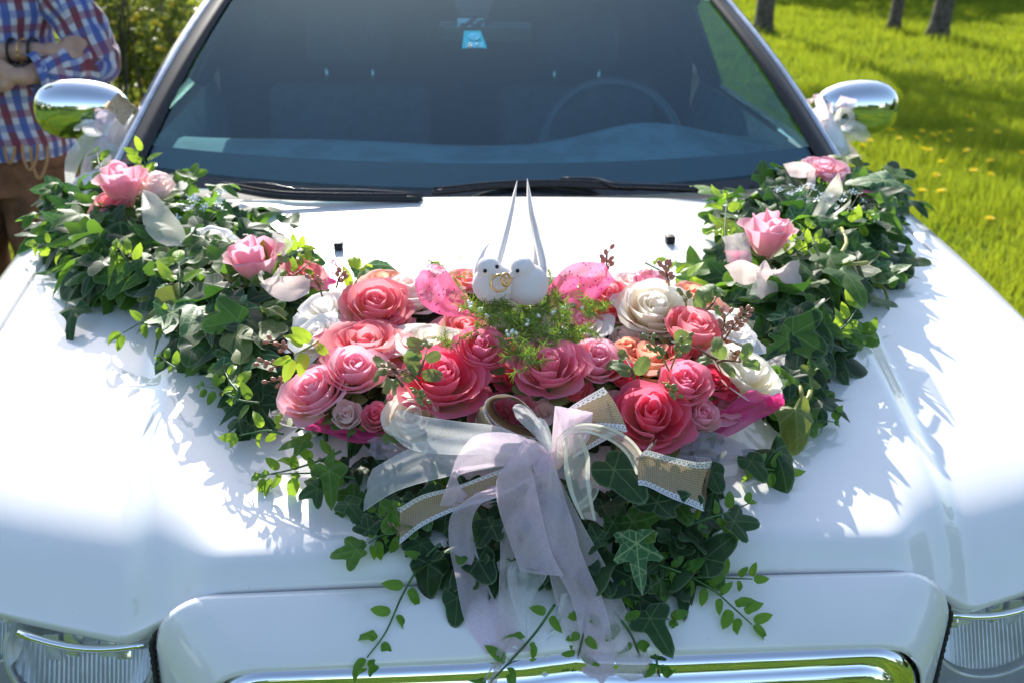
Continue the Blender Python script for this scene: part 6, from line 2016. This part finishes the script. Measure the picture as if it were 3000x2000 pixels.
def hand(w, d, nrm, side):
    """palm and five bent fingers starting at the wrist w, pointing along d"""
    d = Vector(d).normalized(); nrm = Vector(nrm).normalized(); sd = d.cross(nrm).normalized()
    g = [ellipsoid_geo(Vector(w)+d*0.045, (0.020, 0.020, 0.020)), ellipsoid_geo(Vector(w)+d*0.055+sd*0.018, (0.022, 0.022, 0.018)), ellipsoid_geo(Vector(w)+d*0.055-sd*0.018, (0.022, 0.022, 0.018)), ellipsoid_geo(Vector(w)+d*0.02, (0.024, 0.024, 0.02))]
    for k, L in enumerate((0.062, 0.074, 0.070, 0.055)):
        b0 = Vector(w)+d*0.078+sd*(0.030-0.020*k)
        p1 = b0+d*L*0.45-nrm*0.006; p2 = b0+d*L*0.75-nrm*0.022; p3 = b0+d*L*0.85-nrm*0.040
        g += limb([b0-d*0.01, p1, p2, p3], [0.0095, 0.009, 0.0085, 0.0075], 12)
    b0 = Vector(w)+d*0.03+sd*side*0.026
    g += limb([b0, b0+d*0.025+sd*side*0.020, b0+d*0.052+sd*side*0.022-nrm*0.006], [0.012, 0.011, 0.009], 9)
    return g
body += hand(wr, (-1, -0.05, -0.10), (0, -1, 0.1), 1)
body += hand(wr2, (1, 0.35, 0.12), (0, -1, 0.2), 1)
world_part('body', blob('body', body, M_SKIN, 0.009, 4, 0.5), person)
# shirt: torso tube and two sleeves with cloth folds
def cloth(name, C, rx, ry, mat, n=40, sides=36, fold=0.006, closed=False, axis=(1, 0, 0), seedv=0):
    C = catmull(C, n)
    V, UV = [], []
    Ln = 0
    fr = Vector(axis)
    for i, c_ in enumerate(C):
        t_ = (C[min(i+1, n-1)]-C[max(i-1, 0)]).normalized()
        if i: Ln += (C[i]-C[i-1]).length
        a_ = (fr-t_*fr.dot(t_)).normalized(); b_ = t_.cross(a_)
        f = i/(n-1)
        x_ = np.interp(f*(len(rx)-1), range(len(rx)), rx); y_ = np.interp(f*(len(ry)-1), range(len(ry)), ry)
        for k in range(sides):
            a = 2*math.pi*k/sides
            w = 1+fold/x_*(math.sin(a*5+i*0.35+seedv)+0.7*math.sin(a*3-i*0.6+seedv*2)+0.6*math.sin(i*1.1+a*2))
            V.append(c_+a_*math.cos(a)*x_*w+b_*math.sin(a)*y_*w)
            UV.append((k/sides*2*math.pi*(x_+y_)/2 if k <= sides/2 else (sides-k)/sides*2*math.pi*(x_+y_)/2, Ln))
    F = []
    for i in range(n-1):
        for k in range(sides):
            k2 = (k+1) % sides
            F.append((i*sides+k, i*sides+k2, (i+1)*sides+k2, (i+1)*sides+k))
    return world_part(name, mesh(name, V, F, mat, True, None, UV), person)
shirt = cloth('shirt', [(X0, PY+0.02, 0.83), (X0, PY+0.02, 1.05), (X0, PY+0.02, 1.3), (X0, PY+0.025, 1.44), (X0, PY+0.02, 1.53)], [0.225, 0.198, 0.205, 0.225, 0.09], [0.155, 0.135, 0.14, 0.125, 0.085], M_PLAID, 60, 48, 0.006)
cloth('sleeve', [sh+Vector((-0.04, 0, 0.02)), sh*0.5+el*0.5, el+Vector((-0.006, 0, 0.05)), el+Vector((0.006, 0, 0.0)), el.lerp(wr, 0.2)+Vector((0, 0, -0.004)), el*0.5+wr*0.5, wr.lerp(el, 0.18)], [0.080, 0.078, 0.070, 0.070, 0.068, 0.064, 0.056], [0.078, 0.074, 0.068, 0.070, 0.066, 0.062, 0.056], M_PLAID, 64, 30, 0.005, seedv=1, axis=(0, 1, 0))
cloth('cuff', [wr.lerp(el, 0.22), wr.lerp(el, 0.10)], [0.060, 0.058], [0.060, 0.058], M_PLAID, 8, 28, 0.003, seedv=2, axis=(0, 0, 1))
cloth('sleeve', [sh2+Vector((0.04, 0, 0.02)), sh2*0.5+el2*0.5, el2], [0.078, 0.072, 0.066], [0.078, 0.07, 0.062], M_PLAID, 30, 28, 0.005, seedv=3, axis=(0, 1, 0))
cloth('shorts', [(X0, PY+0.02, 0.98), (X0, PY+0.02, 0.84), (X0, PY+0.02, 0.72)], [0.19, 0.212, 0.215], [0.135, 0.145, 0.14], M_LEATHER, 16, 40, 0.004)
for s in (-1, 1):
    cloth('shorts_leg', [(X0+s*0.10, PY+0.02, 0.78), (X0+s*0.115, PY, 0.60), (X0+s*0.12, PY, 0.44)], [0.125, 0.115, 0.10], [0.13, 0.118, 0.10], M_LEATHER, 16, 28, 0.004)
    world_part('shoe', mesh('shoe', *ellipsoid_geo((X0+s*0.14, PY-0.03, 0.045+gz), (0.055, 0.15, 0.055)), M_LEATHER), person)
    world_part('sock', tube('sock', [(X0+s*0.12, PY+0.03, 0.08+gz), (X0+s*0.118, PY+0.02, 0.30)], [0.045, 0.062], simple('grey_sock', (0.3, 0.3, 0.28), 0.9) if s < 0 else bpy.data.materials['grey_sock'], 14), person)
world_part('hair', mesh('hair', *ellipsoid_geo((X0, PY+0.025, 1.70), (0.085, 0.095, 0.095)), M_HAIR), person)
for (s, z) in ((-1, 1.665), (1, 1.665)):
    world_part('eye', mesh('eye', *ellipsoid_geo((X0+s*0.03, PY-0.088, z), (0.012, 0.006, 0.007)), M_BEAD), person)
    world_part('ear', mesh('ear', *ellipsoid_geo((X0+s*0.078, PY+0.01, 1.655), (0.01, 0.02, 0.03)), M_SKIN), person)
world_part('nose', mesh('nose', *ellipsoid_geo((X0, PY-0.098, 1.64), (0.012, 0.018, 0.022)), M_SKIN), person)
world_part('mouth', mesh('mouth', *ellipsoid_geo((X0, PY-0.082, 1.60), (0.024, 0.006, 0.006)), simple('lips', (0.4, 0.14, 0.12), 0.5)), person)
# bracelets on the wrist
for k, (f, m) in enumerate(((0.10, M_BEAD), (0.16, M_GOLD), (0.22, M_BEAD), (0.42, M_STEEL))):
    c_ = wr2.lerp(el2, f); ax_ = (el2-wr2).normalized()
    q = ax_.to_track_quat('Z', 'Y').to_matrix()
    pts = [c_+q @ Vector((0.036*math.cos(2*math.pi*i/24), 0.036*math.sin(2*math.pi*i/24), 0)) for i in range(25)]
    world_part('bracelet', tube('bracelet', pts, 0.005 if k != 1 else 0.003, m, 6), person)
# cord loops hanging from the shorts
M_CORDB = simple('tan_leather_cord', (0.42, 0.22, 0.10), 0.6)
for (cx_, w_, top, bot) in ((115, 24, 430, 525), (88, 22, 425, 500), (28, 14, 430, 480)):
    pts = [PP(cx_-w_, top, -.17), PP(cx_-w_*0.9, (top+bot)/2, -.17), PP(cx_, bot, -.175), PP(cx_+w_*0.9, (top+bot)/2, -.17), PP(cx_+w_, top, -.17)]
    world_part('cord_loop', tube('cord_loop', catmull(pts, 20), 0.005, M_CORDB, 6), person)
